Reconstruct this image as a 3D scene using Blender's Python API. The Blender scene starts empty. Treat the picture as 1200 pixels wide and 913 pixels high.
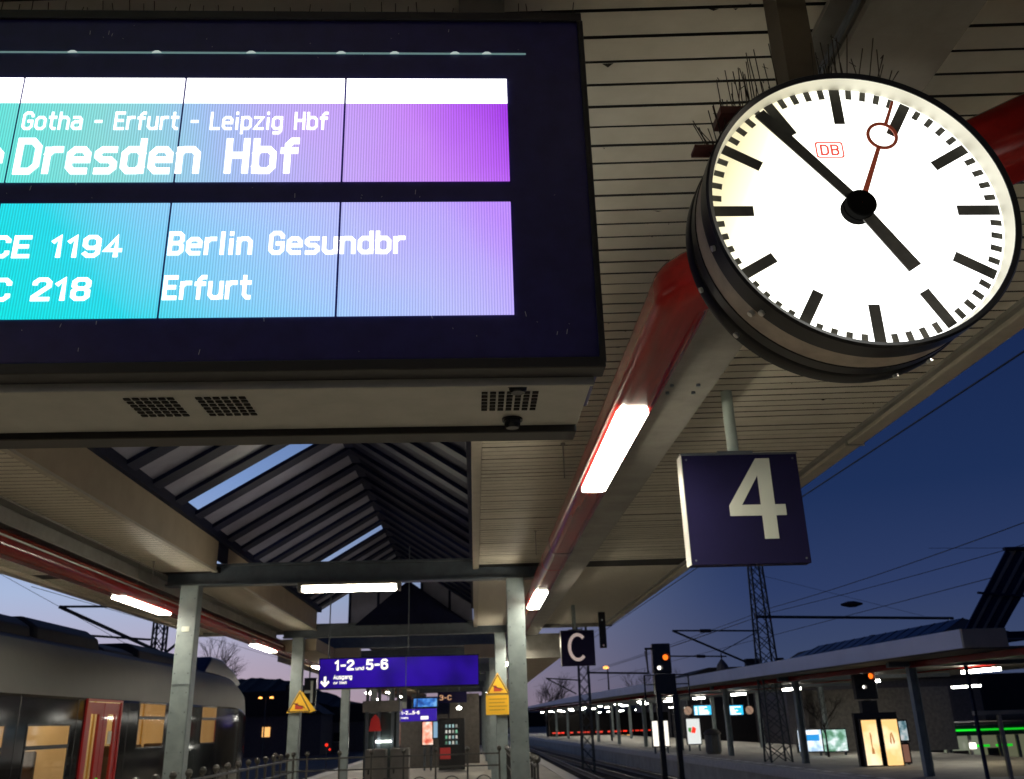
import bpy, bmesh, math, random
from mathutils import Vector, Matrix
random.seed(7)
sc = bpy.context.scene
COL = sc.collection
PI = math.pi

# ------------------------------------------------------------------ camera
cam = bpy.data.cameras.new('camera'); camo = bpy.data.objects.new('camera', cam); COL.objects.link(camo)
cam.sensor_fit = 'HORIZONTAL'; cam.sensor_width = 36; cam.lens = 36*1047.8/1200
cam.clip_start = 0.05; cam.clip_end = 5000
_R = ((0.9988291543, 0.0464425769, 0.0135428028), (-0.0387934882, 0.9361915590, -0.3493428546), (-0.0289030401, 0.3484084555, 0.9368970928))
camo.matrix_world = Matrix(((_R[0][0], _R[0][2], -_R[0][1], 0), (_R[1][0], _R[1][2], -_R[1][1], 0), (_R[2][0], _R[2][2], -_R[2][1], 1.7), (0, 0, 0, 1)))
sc.camera = camo
cam.dof.use_dof = True; cam.dof.focus_distance = 2.3; cam.dof.aperture_fstop = 8.0

# ------------------------------------------------------------------ dusk sky
world = bpy.data.worlds.new('World'); sc.world = world; world.use_nodes = True
wn, wl = world.node_tree.nodes, world.node_tree.links
wn.clear()
def _n(nodes, t, **k):
    n = nodes.new(t)
    for a, v in k.items(): setattr(n, a, v)
    return n
def _ramp(nodes, stops, interp='LINEAR'):
    r = nodes.new('ShaderNodeValToRGB'); r.color_ramp.interpolation = interp
    e = r.color_ramp.elements
    while len(e) > 1: e.remove(e[-1])
    e[0].position = stops[0][0]; e[0].color = (*stops[0][1], 1)
    for p, c in stops[1:]:
        x = e.new(p); x.color = (*c, 1)
    return r
tc = _n(wn, 'ShaderNodeTexCoord'); sep = _n(wn, 'ShaderNodeSeparateXYZ')
wl.new(tc.outputs['Generated'], sep.inputs[0])
dot = _n(wn, 'ShaderNodeVectorMath', operation='DOT_PRODUCT'); dot.inputs[1].default_value = (-0.80, 0.60, 0.0)
wl.new(tc.outputs['Generated'], dot.inputs[0])
mr = _n(wn, 'ShaderNodeMapRange', interpolation_type='SMOOTHSTEP'); mr.inputs['From Min'].default_value = 0.31; mr.inputs['From Max'].default_value = 0.90
wl.new(dot.outputs['Value'], mr.inputs['Value'])
dark = _ramp(wn, [(0.0, (.064, .076, .132)), (0.05, (.050, .072, .152)), (0.12, (.029, .050, .142)), (0.22, (.0135, .032, .108)), (0.45, (.007, .018, .075)), (1.0, (.004, .010, .045))])
lite = _ramp(wn, [(0.0, (.62, .42, .47)), (0.06, (.54, .45, .57)), (0.13, (.44, .54, .78)), (0.25, (.24, .38, .72)), (0.5, (.05, .10, .32)), (1.0, (.010, .022, .09))])
wl.new(sep.outputs['Z'], dark.inputs[0]); wl.new(sep.outputs['Z'], lite.inputs[0])
mx = _n(wn, 'ShaderNodeMixRGB'); wl.new(mr.outputs[0], mx.inputs[0]); wl.new(dark.outputs[0], mx.inputs[1]); wl.new(lite.outputs[0], mx.inputs[2])
bg = _n(wn, 'ShaderNodeBackground'); bg.inputs['Strength'].default_value = 0.9
wo = _n(wn, 'ShaderNodeOutputWorld'); wl.new(mx.outputs[0], bg.inputs[0]); wl.new(bg.outputs[0], wo.inputs[0])

sc.view_settings.view_transform = 'Standard'; sc.view_settings.look = 'None'
sc.view_settings.exposure = 0; sc.view_settings.gamma = 1
sc.render.engine = 'CYCLES'
sc.cycles.use_denoising = True
sc.cycles.max_bounces = 6; sc.cycles.diffuse_bounces = 4; sc.cycles.glossy_bounces = 3; sc.cycles.transmission_bounces = 4
sc.cycles.sample_clamp_indirect = 4

LAMP = 55.0          # radiance of the fluorescent lenses

# ------------------------------------------------------------------ materials
MATS = {}
def mat(name, col, rough=.6, metal=0., var=.0, scale=6., bump=0., emit=None, es=0., col2=None, stretch=None, spec=None, coat=0.):
    m = bpy.data.materials.new(name); m.use_nodes = True
    n, l = m.node_tree.nodes, m.node_tree.links
    b = n['Principled BSDF']
    b.inputs['Roughness'].default_value = rough; b.inputs['Metallic'].default_value = metal
    b.inputs['Base Color'].default_value = (*col, 1)
    if spec is not None: b.inputs['Specular IOR Level'].default_value = spec
    if coat: b.inputs['Coat Weight'].default_value = coat
    if var or bump:
        t = _n(n, 'ShaderNodeTexCoord'); mp = _n(n, 'ShaderNodeMapping')
        l.new(t.outputs['Object'], mp.inputs[0])
        if stretch: mp.inputs['Scale'].default_value = stretch
        oi = _n(n, 'ShaderNodeObjectInfo'); ad = _n(n, 'ShaderNodeVectorMath', operation='ADD')
        sc_ = _n(n, 'ShaderNodeVectorMath', operation='SCALE'); sc_.inputs['Scale'].default_value = 37.
        cb = _n(n, 'ShaderNodeCombineXYZ'); l.new(oi.outputs['Random'], cb.inputs[0]); l.new(oi.outputs['Random'], cb.inputs[1])
        l.new(cb.outputs[0], sc_.inputs[0]); l.new(mp.outputs[0], ad.inputs[0]); l.new(sc_.outputs[0], ad.inputs[1])
        nz = _n(n, 'ShaderNodeTexNoise'); nz.inputs['Scale'].default_value = scale; nz.inputs['Detail'].default_value = 7; nz.inputs['Roughness'].default_value = .62
        l.new(ad.outputs[0], nz.inputs['Vector'])
        c2 = col2 or tuple(c*(1-var) for c in col)
        r = _ramp(n, [(.32, c2), (.62, col)])
        l.new(nz.outputs['Fac'], r.inputs[0])
        if oi and var:
            hs = _n(n, 'ShaderNodeHueSaturation'); mm = _n(n, 'ShaderNodeMapRange')
            mm.inputs['To Min'].default_value = 1-var*.35; mm.inputs['To Max'].default_value = 1+var*.25
            l.new(oi.outputs['Random'], mm.inputs['Value']); l.new(mm.outputs[0], hs.inputs['Value'])
            l.new(r.outputs[0], hs.inputs['Color']); l.new(hs.outputs[0], b.inputs['Base Color'])
        if bump:
            bp = _n(n, 'ShaderNodeBump'); bp.inputs['Strength'].default_value = bump; bp.inputs['Distance'].default_value = .01
            l.new(nz.outputs['Fac'], bp.inputs['Height']); l.new(bp.outputs[0], b.inputs['Normal'])
    if emit:
        b.inputs['Emission Color'].default_value = (*emit, 1); b.inputs['Emission Strength'].default_value = es
    MATS[name] = m
    return m
plank_m = mat('ceiling plank paint', (.64, .60, .49), .5, var=.12, scale=5, bump=.03, col2=(.56, .52, .41))
plankedge_m = mat('shaded plank edge', (.03, .028, .022), .8)  # dark edge colour paints the shade inside the plank gaps
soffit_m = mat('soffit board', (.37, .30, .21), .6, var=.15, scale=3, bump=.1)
dark_gap = mat('void black', (.01, .01, .01), .9)
steel_m = mat('grey painted steel', (.105, .13, .155), .45, var=.25, scale=7, bump=.15)
column_m = mat('pale grey column paint', (.23, .28, .285), .42, var=.25, scale=5, bump=.15)
girder_m = mat('brown grey girder', (.27, .26, .23), .5, var=.3, scale=4, bump=.15)
navy_m = mat('dark navy steel', (.010, .014, .045), .6, var=.3, scale=5, spec=.12)
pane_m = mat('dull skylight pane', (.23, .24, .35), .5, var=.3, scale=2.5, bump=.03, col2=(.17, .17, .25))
darkpane_m = mat('dark navy panel', (.008, .010, .034), .7, spec=.08, var=.3, scale=3)
red_m = mat('dark red lacquer', (.30, .012, .009), .22, var=.35, scale=9, bump=.02, stretch=(2, .15, 2), spec=.22)
trim_m = mat('cream trim', (.44, .40, .32), .5, var=.15, scale=8)
concrete_m = mat('platform paving', (.44, .41, .35), .8, var=.3, scale=1.4, bump=.3)
white_line_m = mat('pale edge stone', (.55, .53, .48), .7, var=.2, scale=6)
ballast_m = mat('ballast', (.05, .045, .04), .95, var=.6, scale=30, bump=1.0)
rail_m = mat('rail steel', (.33, .28, .24), .3, metal=.9, var=.2)
sleeper_m = mat('sleeper concrete', (.10, .09, .08), .9, var=.3)
ground_m = mat('rough ground', (.05, .05, .045), .95, var=.4, scale=.6, bump=.5)
frame_m = mat('board casing', (.03, .027, .16), .3, var=.3, scale=14)
lip_m = mat('black rubber lip', (.02, .018, .018), .5, var=.2)
under_m = mat('board underside sheet', (.43, .42, .38), .5, var=.12, scale=12, bump=.05)
black_m = mat('black enamel', (.012, .012, .013), .25, var=.3, scale=18)
clockblk_m = mat('clock drum enamel', (.008, .008, .010), .33, var=.2, scale=12, spec=.3)
beige_m = mat('clock drum beige', (.5, .42, .34), .5, var=.3, scale=12)
cream_m = mat('clock reveal', (.74, .72, .62), .5, emit=(.9, .86, .62), es=.25)  # emission puts the dial's light onto the inner ring
mark_m = mat('dial black', (.07, .07, .065), .5, var=.3, scale=40)  # base lifted to include light scattered from the dial
mark2_m = mat('backlit dial grey', (.17, .17, .155), .55, var=.4, scale=30)  # grey base colour stands for dial light scattering through the marks
sec_m = mat('second hand red', (.30, .045, .02), .5, emit=(.3, .05, .02), es=.3)
logo_m = mat('logo red', (.75, .03, .02), .5, emit=(1, .13, .1), es=.75)
spike_m = mat('rusty spikes', (.05, .035, .02), .7, var=.4)
signblue_m = mat('sign navy', (.010, .008, .05), .6, var=.2, scale=3, spec=.2)
signwhite_m = mat('sign white', (.62, .66, .58), .5, var=.05)
signc_m = mat('sign pinkish white', (.75, .62, .58), .5, emit=(1, .8, .75), es=.3)
silver_m = mat('silver edge', (.72, .72, .68), .3, metal=.6)
pole_m = mat('hanger pole paint', (.42, .50, .46), .4, var=.15)
bronze_m = mat('clock post brown', (.14, .11, .07), .5, var=.3)
yellow_m = mat('warning yellow', (.75, .42, .02), .5, emit=(.9, .5, .02), es=.10)
ink_m = mat('warning black ink', (.02, .02, .02), .6)
wred_m = mat('warning red ink', (.5, .05, .02), .6)
fence_m = mat('railing paint', (.055, .055, .05), .4, var=.3)
mast_m = mat('galvanised mast', (.035, .045, .05), .6, var=.3)
wire_m = mat('catenary wire', (.012, .014, .02), .6)
insul_m = mat('insulator', (.03, .02, .02), .3)
trainwhite_m = mat('train cream paint', (.066, .068, .066), .6, var=.12, scale=3)
traindark_m = mat('train graphite', (.009, .008, .008), .09, var=.3, scale=6, spec=.14)
trainroof_m = mat('train roof grime', (.012, .013, .02), .7, var=.4, scale=4, bump=.3)
trainred_m = mat('train door red', (.40, .012, .014), .3, coat=.4)
seat_m = mat('train seat', (.10, .06, .03), .8)
cabin_m = mat('train interior', (.80, .68, .46), .7, emit=(1, .66, .32), es=.22)  # emission paints the cabin lamps' warm light onto walls and ceiling
facia2_m = mat('far fascia', (.75, .70, .74), .5, var=.12, scale=1)
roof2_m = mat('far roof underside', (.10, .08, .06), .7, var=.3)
house_m = mat('dusk render wall', (.10, .09, .09), .9, var=.3)
tile_m = mat('dark roof tiles', (.03, .025, .025), .9, var=.3)
hill_m = mat('wooded hill', (.018, .022, .02), 1., var=.5, scale=.05)
bark_m = mat('bare bark', (.022, .017, .014), .9)
binm = mat('bin grey', (.12, .12, .11), .5, var=.3)
wall_m = mat('grey shelter wall', (.30, .29, .26), .7, var=.3, scale=2)
def emis(name, col, s, tex=None):
    m = bpy.data.materials.new(name); m.use_nodes = True
    n, l = m.node_tree.nodes, m.node_tree.links
    b = n['Principled BSDF']; b.inputs['Base Color'].default_value = (.05, .05, .05, 1); b.inputs['Roughness'].default_value = .25
    b.inputs['Emission Color'].default_value = (*col, 1); b.inputs['Emission Strength'].default_value = s
    if tex: tex(n, l, b)
    MATS[name] = m; return m
lens_m = emis('lamp lens', (1, .91, .73), LAMP)
farlens_m = emis('far lamp lens', (1, .97, .86), 42.)
warm_m = emis('sodium lamp', (1, .38, .08), 3.5)
white_m = emis('small white lamp', (1, .95, .85), 3.)
orange_m = emis('signal orange', (1, .15, .01), 2.0)
redl_m = emis('red lamp', (1, .03, .01), 1.3)
green_m = emis('green neon', (.01, .95, .03), 1.0)
text_m = emis('board lettering', (1, 1, 1), 2.1)
signtext_m = emis('lit sign lettering', (1, .94, .8), 1.6)
signlit_m = emis('lit sign blue', (.035, .004, .42), .8)
cabinlamp_m = emis('cabin lamp', (1, .74, .42), 9.)
winwarm_m = emis('house window glow', (1, .5, .15), 1.2)

def screen_mat(name, stops, top_white=None, s=1.0, zdir=.18):
    """LED backlit panel: colour runs along the board, faint pixel columns, optional white header band."""
    def tex(n, l, b):
        g = _n(n, 'ShaderNodeNewGeometry'); sp = _n(n, 'ShaderNodeSeparateXYZ'); l.new(g.outputs['Position'], sp.inputs[0])
        nz = _n(n, 'ShaderNodeTexNoise'); nz.inputs['Scale'].default_value = 3.2; nz.inputs['Detail'].default_value = 2
        l.new(g.outputs['Position'], nz.inputs['Vector'])
        m1 = _n(n, 'ShaderNodeMath', operation='MULTIPLY_ADD'); l.new(sp.outputs['Z'], m1.inputs[0]); m1.inputs[1].default_value = zdir; l.new(sp.outputs['X'], m1.inputs[2])
        m2 = _n(n, 'ShaderNodeMath', operation='MULTIPLY_ADD'); l.new(nz.outputs['Fac'], m2.inputs[0]); m2.inputs[1].default_value = .22; l.new(m1.outputs[0], m2.inputs[2])
        mr_ = _n(n, 'ShaderNodeMapRange'); zc = 3.18 if zdir < .5 else 2.83; mr_.inputs['From Min'].default_value = -1.25+zc*zdir+.11; mr_.inputs['From Max'].default_value = .15+zc*zdir+.11
        l.new(m2.outputs[0], mr_.inputs['Value'])
        r = _ramp(n, stops); l.new(mr_.outputs[0], r.inputs[0])
        w = _n(n, 'ShaderNodeTexWave', wave_type='BANDS', bands_direction='X'); w.inputs['Scale'].default_value = 44
        l.new(g.outputs['Position'], w.inputs['Vector'])
        wr = _n(n, 'ShaderNodeMapRange'); wr.inputs['To Min'].default_value = .76; wr.inputs['To Max'].default_value = 1.10
        l.new(w.outputs['Fac'], wr.inputs['Value'])
        mu = _n(n, 'ShaderNodeVectorMath', operation='SCALE'); l.new(r.outputs[0], mu.inputs[0]); l.new(wr.outputs[0], mu.inputs['Scale'])
        l.new(mu.outputs[0], b.inputs['Emission Color'])
    return emis(name, (1, 1, 1), s, tex)
scr_top = screen_mat('screen upper row', [(0, (.14, .80, .74)), (.22, (.27, .74, .74)), (.42, (.38, .58, .92)), (.62, (.58, .42, .98)), (.8, (.60, .25, .98)), (.92, (.50, .12, .93)), (1, (.40, .05, .84))], zdir=.35)
scr_low = screen_mat('screen lower row', [(0, (.0, .72, .74)), (.2, (.02, .68, .80)), (.36, (.20, .62, .90)), (.55, (.36, .58, .96)), (.75, (.48, .50, .96)), (.9, (.50, .38, .98)), (1, (.50, .26, .98))], s=1.08, zdir=.85)
scr_head = emis('screen header white', (1, .99, 1), 2.4)
dial_m = None
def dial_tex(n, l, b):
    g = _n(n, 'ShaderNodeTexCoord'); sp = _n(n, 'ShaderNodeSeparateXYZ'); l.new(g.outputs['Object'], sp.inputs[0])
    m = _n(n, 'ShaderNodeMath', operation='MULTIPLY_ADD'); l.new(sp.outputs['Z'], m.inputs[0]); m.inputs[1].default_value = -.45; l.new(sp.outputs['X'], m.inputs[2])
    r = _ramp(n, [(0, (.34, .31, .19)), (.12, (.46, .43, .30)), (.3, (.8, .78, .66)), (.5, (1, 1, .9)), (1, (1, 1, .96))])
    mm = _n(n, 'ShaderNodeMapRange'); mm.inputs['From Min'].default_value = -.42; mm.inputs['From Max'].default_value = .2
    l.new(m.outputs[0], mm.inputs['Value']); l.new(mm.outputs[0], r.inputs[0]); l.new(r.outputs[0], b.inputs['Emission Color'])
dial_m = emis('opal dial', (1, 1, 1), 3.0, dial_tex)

def glass_mat(name, tint=(.02, .02, .02), mixv=.25):
    m = bpy.data.materials.new(name); m.use_nodes = True
    n, l = m.node_tree.nodes, m.node_tree.links; n.clear()
    o = _n(n, 'ShaderNodeOutputMaterial'); t = _n(n, 'ShaderNodeBsdfTransparent'); t.inputs[0].default_value = (.85, .82, .75, 1)
    g = _n(n, 'ShaderNodeBsdfGlossy'); g.inputs['Roughness'].default_value = .04
    lw_ = _n(n, 'ShaderNodeLayerWeight'); lw_.inputs['Blend'].default_value = .5; pw = _n(n, 'ShaderNodeMath', operation='POWER'); pw.inputs[1].default_value = 4.5; l.new(lw_.outputs['Facing'], pw.inputs[0]); fr = _n(n, 'ShaderNodeMath', operation='MULTIPLY_ADD'); fr.inputs[1].default_value = .6; fr.inputs[2].default_value = .04; l.new(pw.outputs[0], fr.inputs[0])
    mx_ = _n(n, 'ShaderNodeMixShader'); l.new(fr.outputs[0], mx_.inputs[0]); l.new(t.outputs[0], mx_.inputs[1]); l.new(g.outputs[0], mx_.inputs[2]); l.new(mx_.outputs[0], o.inputs[0])
    MATS[name] = m; return m
glass_m = glass_mat('window glass')

# ------------------------------------------------------------------ builders
class MB:
    def __init__(s): s.v = []; s.f = []
    def add(s, vs, fs):
        o = len(s.v); s.v += [tuple(v) for v in vs]; s.f += [tuple(i+o for i in f) for f in fs]; return s
    def box(s, x0, x1, y0, y1, z0, z1, M=None):
        vs = [Vector((x, y, z)) for z in (z0, z1) for y in (y0, y1) for x in (x0, x1)]
        if M is not None: vs = [M @ v for v in vs]
        return s.add(vs, [(0, 2, 3, 1), (4, 5, 7, 6), (0, 1, 5, 4), (2, 6, 7, 3), (0, 4, 6, 2), (1, 3, 7, 5)])
    def bar(s, a, b, w, h=None, up=(0, 0, 1)):
        a, b = Vector(a), Vector(b); d = b-a; L = d.length
        if L < 1e-6: return s
        d.normalize(); u = Vector(up)
        if abs(d.dot(u)) > .99: u = Vector((0, 1, 0))
        x = d.cross(u).normalized(); z = x.cross(d).normalized()
        h = h or w; M = Matrix(((x[0], d[0], z[0], a[0]), (x[1], d[1], z[1], a[1]), (x[2], d[2], z[2], a[2]), (0, 0, 0, 1)))
        return s.box(-w/2, w/2, 0, L, -h/2, h/2, M)
    def tube(s, pts, r, n=8, cap=True):
        pts = [Vector(p) for p in pts]; rs = r if isinstance(r, (list, tuple)) else [r]*len(pts)
        o = len(s.v); up = None
        for i, p in enumerate(pts):
            d = (pts[min(i+1, len(pts)-1)]-pts[max(i-1, 0)]).normalized()
            u = Vector((0, 0, 1)) if abs(d.z) < .95 else Vector((1, 0, 0))
            x = d.cross(u).normalized(); y = x.cross(d)
            for k in range(n):
                a = 2*PI*k/n; s.v.append(tuple(p+(x*math.cos(a)+y*math.sin(a))*rs[i]))
        for i in range(len(pts)-1):
            for k in range(n):
                k2 = (k+1) % n; s.f.append((o+i*n+k, o+i*n+k2, o+(i+1)*n+k2, o+(i+1)*n+k))
        if cap:
            s.f.append(tuple(o+k for k in range(n))[::-1]); s.f.append(tuple(o+(len(pts)-1)*n+k for k in range(n)))
        return s
    def lathe(s, prof, n=96, c=(0, 0, 0), axis='Y', closed=False):
        o = len(s.v); m = len(prof)
        for k in range(n):
            a = 2*PI*k/n; ca, sa = math.cos(a), math.sin(a)
            for r, t in prof:
                s.v.append((c[0]+r*ca, c[1]+t, c[2]+r*sa) if axis == 'Y' else (c[0]+r*ca, c[1]+r*sa, c[2]+t))
        for k in range(n):
            k2 = (k+1) % n
            for i in range(m-1 if not closed else m):
                j = (i+1) % m
                s.f.append((o+k*m+i, o+k*m+j, o+k2*m+j, o+k2*m+i))
        return s
    def prism(s, poly, y0, y1, plane='XZ'):
        """poly of 2-D points extruded along the third axis"""
        n = len(poly)
        def P(a, b, t): return {'XZ': (a, t, b), 'YZ': (t, a, b), 'XY': (a, b, t)}[plane]
        vs = [P(a, b, y0) for a, b in poly]+[P(a, b, y1) for a, b in poly]
        fs = [tuple(range(n)), tuple(range(2*n-1, n-1, -1))]+[(i, i+n, (i+1) % n+n, (i+1) % n) for i in range(n)]
        return s.add(vs, fs)
    def me(s, name, m=None):
        d = bpy.data.meshes.new(name); d.from_pydata(s.v, [], s.f)
        bm = bmesh.new(); bm.from_mesh(d); bmesh.ops.recalc_face_normals(bm, faces=bm.faces); bm.to_mesh(d); bm.free()
        if m: d.materials.append(m)
        return d
    def build(s, name, m, parent=None, smooth=False, bevel=0, loc=None):
        d = s.me(name, m); o = bpy.data.objects.new(name, d); COL.objects.link(o)
        if smooth:
            for p in d.polygons: p.use_smooth = True
            md = o.modifiers.new('es', 'EDGE_SPLIT'); md.split_angle = math.radians(35 if smooth is True else smooth)
        if bevel:
            b = o.modifiers.new('bv', 'BEVEL'); b.width = bevel; b.segments = 2; b.limit_method = 'ANGLE'
        if loc is not None: o.location = loc
        if parent: o.parent = parent
        return o
def link_mesh(name, d, parent=None, loc=(0, 0, 0), rot=None):
    o = bpy.data.objects.new(name, d); COL.objects.link(o); o.location = loc
    if rot: o.rotation_euler = rot
    if parent: o.parent = parent
    return o
def tag(o, label, cat, group=None, kind=None):
    if label: o['label'] = label
    if cat: o['category'] = cat
    if group: o['group'] = group
    if kind: o['kind'] = kind
    return o
def thing(name, label, cat, loc=(0, 0, 0), group=None):
    o = bpy.data.objects.new(name, None); COL.objects.link(o); o.location = loc; o.empty_display_size = .1
    return tag(o, label, cat, group)
def struct(o): o['kind'] = 'structure'; return o
def stuff(o): o['kind'] = 'stuff'; return o
def copy_tree(o, loc=None, label=None, parent=None):
    c = o.copy(); COL.objects.link(c)
    if parent: c.parent = parent
    if loc is not None: c.location = loc
    if label: c['label'] = label
    for ch in list(o.children): copy_tree(ch, parent=c)
    return c
GL = {
 'o': (4, [[(1,0),(3,0),(4,1),(4,4),(3,5),(1,5),(0,4),(0,1),(1,0)]]),
 'a': (4, [[(.4,5),(3,5),(4,4),(4,0)], [(4,3),(1,3),(0,2.2),(0,.9),(1,0),(3,0),(4,.9)]]),
 'b': (4, [[(0,7),(0,0)], [(0,4),(1,5),(3,5),(4,4),(4,1),(3,0),(1,0),(0,1)]]),
 'd': (4, [[(4,7),(4,0)], [(4,4),(3,5),(1,5),(0,4),(0,1),(1,0),(3,0),(4,1)]]),
 'e': (4, [[(0,2.6),(4,2.6),(4,4),(3,5),(1,5),(0,4),(0,1),(1,0),(3.7,0)]]),
 'f': (2.8, [[(1,0),(1,6),(2,7),(3,7)], [(0,4.7),(2.8,4.7)]]),
 'g': (4, [[(4,1),(3,0),(1,0),(0,1),(0,4),(1,5),(3,5),(4,4)], [(4,5),(4,-1),(3,-2),(.6,-2)]]),
 'h': (4, [[(0,7),(0,0)], [(0,4),(1,5),(3,5),(4,4),(4,0)]]),
 'i': (.8, [[(.4,4.5),(.4,0)], [(.4,7.05),(.4,6.75)]]), 'l': (.8, [[(.4,7),(.4,0)]]),
 'n': (4, [[(0,5),(0,0)], [(0,4),(1,5),(3,5),(4,4),(4,0)]]),
 'p': (4, [[(0,5),(0,-2)], [(0,4),(1,5),(3,5),(4,4),(4,1),(3,0),(1,0),(0,1)]]),
 'r': (2.8, [[(0,5),(0,0)], [(0,3.8),(1.2,5),(2.8,5)]]),
 's': (3.8, [[(3.7,5),(1,5),(0,4.2),(0,3.4),(1,2.6),(2.9,2.6),(3.8,1.8),(3.8,.8),(2.9,0),(.1,0)]]),
 't': (2.8, [[(1,7),(1,1),(2,0),(2.8,0)], [(0,5),(2.8,5)]]),
 'u': (4, [[(0,5),(0,1),(1,0),(3,0),(4,1)], [(4,5),(4,0)]]), 'z': (3.8, [[(0,5),(3.8,5),(0,0),(3.8,0)]]),
 'A': (4.4, [[(0,0),(2.2,7),(4.4,0)], [(.7,2.2),(3.7,2.2)]]),
 'B': (4, [[(3,3.6),(0,3.6)], [(0,0),(0,7),(3,7),(4,6.1),(4,4.5),(3,3.6),(4,2.7),(4,.9),(3,0),(0,0)]]),
 'C': (4, [[(4,5.6),(4,6),(3,7),(1,7),(0,6),(0,1),(1,0),(3,0),(4,1),(4,1.4)]]),
 'D': (4.2, [[(0,0),(0,7),(2.8,7),(4.2,5.6),(4.2,1.4),(2.8,0),(0,0)]]),
 'E': (3.8, [[(3.8,7),(0,7),(0,0),(3.8,0)], [(0,3.6),(3.3,3.6)]]),
 'G': (4, [[(4,5.6),(4,6),(3,7),(1,7),(0,6),(0,1),(1,0),(3,0),(4,1),(4,3.3),(2.3,3.3)]]),
 'H': (4, [[(0,0),(0,7)], [(4,0),(4,7)], [(0,3.6),(4,3.6)]]), 'I': (.8, [[(.4,0),(.4,7)]]),
 'L': (3.6, [[(0,7),(0,0),(3.6,0)]]), 'S': (3.8, [[(3.8,6.2),(3,7),(1,7),(0,6.1),(0,4.6),(1,3.7),(2.9,3.4),(3.8,2.5),(3.8,1),(2.9,0),(.9,0),(0,.8)]]),
 '1': (2.4, [[(.2,5.4),(1.8,7),(1.8,0)]]), '2': (3.9, [[(0,5.6),(0,6),(1,7),(3,7),(3.9,6),(3.9,4.6),(0,.8),(0,0),(3.9,0)]]),
 '3': (3.8, [[(0,6.3),(.9,7),(2.9,7),(3.8,6.1),(3.8,4.6),(2.9,3.7),(1.4,3.7)], [(2.9,3.6),(3.8,2.7),(3.8,.9),(2.9,0),(.9,0),(0,.8)]]),
 '4': (4, [[(3,0),(3,7),(0,2),(4.2,2)]]), '5': (3.9, [[(3.7,7),(.3,7),(.1,3.9),(3,4.1),(3.9,3.2),(3.9,1),(2.9,0),(.9,0),(0,.8)]]),
 '6': (3.9, [[(3.7,6.2),(2.9,7),(1,7),(0,6),(0,1),(1,0),(2.9,0),(3.9,1),(3.9,3.1),(2.9,4.1),(1,4.1),(0,3.2)]]),
 '8': (3.9, [[(.9,3.7),(0,4.6),(0,6.1),(.9,7),(3,7),(3.9,6.1),(3.9,4.6),(3,3.7),(.9,3.7),(0,2.8),(0,.9),(.9,0),(3,0),(3.9,.9),(3.9,2.8),(3,3.7)]]),
 '9': (3.9, [[(.2,.8),(1,0),(2.9,0),(3.9,1),(3.9,6),(2.9,7),(1,7),(0,6),(0,3.9),(1,2.9),(2.9,2.9),(3.9,3.8)]]),
 '-': (2.6, [[(0,3.2),(2.6,3.2)]]), ' ': (2.6, []),
}
def ribbon(mb, pts, w, y, sx=1, sz=1, ox_=0):
    """mitred flat stroke in the XZ plane"""
    P = [Vector((p[0], p[1])) for p in pts]; closed = (P[0]-P[-1]).length < 1e-6 and len(P) > 2
    if closed: P = P[:-1]
    n = len(P)
    if not closed:
        a = (P[0]-P[1]).normalized(); c = (P[-1]-P[-2]).normalized()
        P[0] = P[0]+a*w*.42; P[-1] = P[-1]+c*w*.42
    L, Rr = [], []
    for i in range(n):
        if closed: d1 = (P[i]-P[i-1]).normalized(); d2 = (P[(i+1) % n]-P[i]).normalized()
        else:
            d1 = (P[i]-P[i-1]).normalized() if i else (P[1]-P[0]).normalized(); d2 = (P[i+1]-P[i]).normalized() if i < n-1 else d1
        n1 = Vector((-d1.y, d1.x)); n2 = Vector((-d2.y, d2.x)); nn = (n1+n2)
        nn = nn.normalized() if nn.length > .05 else n1
        s_ = min(1.6, 1/max(.2, nn.dot(n1))); L.append(P[i]+nn*w/2*s_); Rr.append(P[i]-nn*w/2*s_)
    vs = [((p.x+ox_)*sx, y, p.y*sz) for p in L+Rr]
    mb.add(vs, [(i, (i+1) % n, n+(i+1) % n, n+i) for i in range(n if closed else n-1)])
def text(txt, x, y, z, m, parent, h=.05, w=.3, name='letter', bold=1.0, depth=.0, off=Vector((0, 0, 0))):
    """one object per character, all children of parent; fits the width w and cap height h"""
    gap = 1.35+bold*.62; tot = sum(GL[c][0] for c in txt)+gap*(len(txt)-1)+bold*.9
    sx_ = w/tot; sz_ = h/(7+bold*.9); cur = bold*.45
    for c in txt:
        W, strokes = GL[c]
        if strokes:
            mb = MB()
            for k_, st in enumerate(strokes): ribbon(mb, st, bold, -.0004*k_, sx_, sz_, 0)
            o = mb.build(name, m, parent); o.location = Vector((x+cur*sx_, y, z+bold*.45*sz_))-off
        cur += W+gap

# ================================================================== SETTING
gm = MB(); gm.add([(-1500, -300, -1.6), (1500, -300, -1.6), (1500, 2500, -1.6), (-1500, 2500, -1.6)], [(0, 1, 2, 3)])
struct(gm.build('ground', ground_m))
tb = MB(); tb.add([(-12, -20, -.95), (21, -20, -.95), (16, 260, -.95), (-12, 260, -.95)], [(0, 1, 2, 3)])
struct(tb.build('track_bed', ballast_m))
# own platform with paving slabs and edge stones
pf = MB(); pf.box(-6.1, 3.15, -8, 120, -.95, -.006); struct(pf.build('platform', concrete_m))
es_ = MB(); es_.box(2.75, 3.2, -8, 120, -.3, .004); struct(es_.build('platform_edge', white_line_m))
es_ = MB(); es_.box(-6.15, -5.7, -8, 120, -.3, .004); struct(es_.build('platform_edge', white_line_m))

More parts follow.
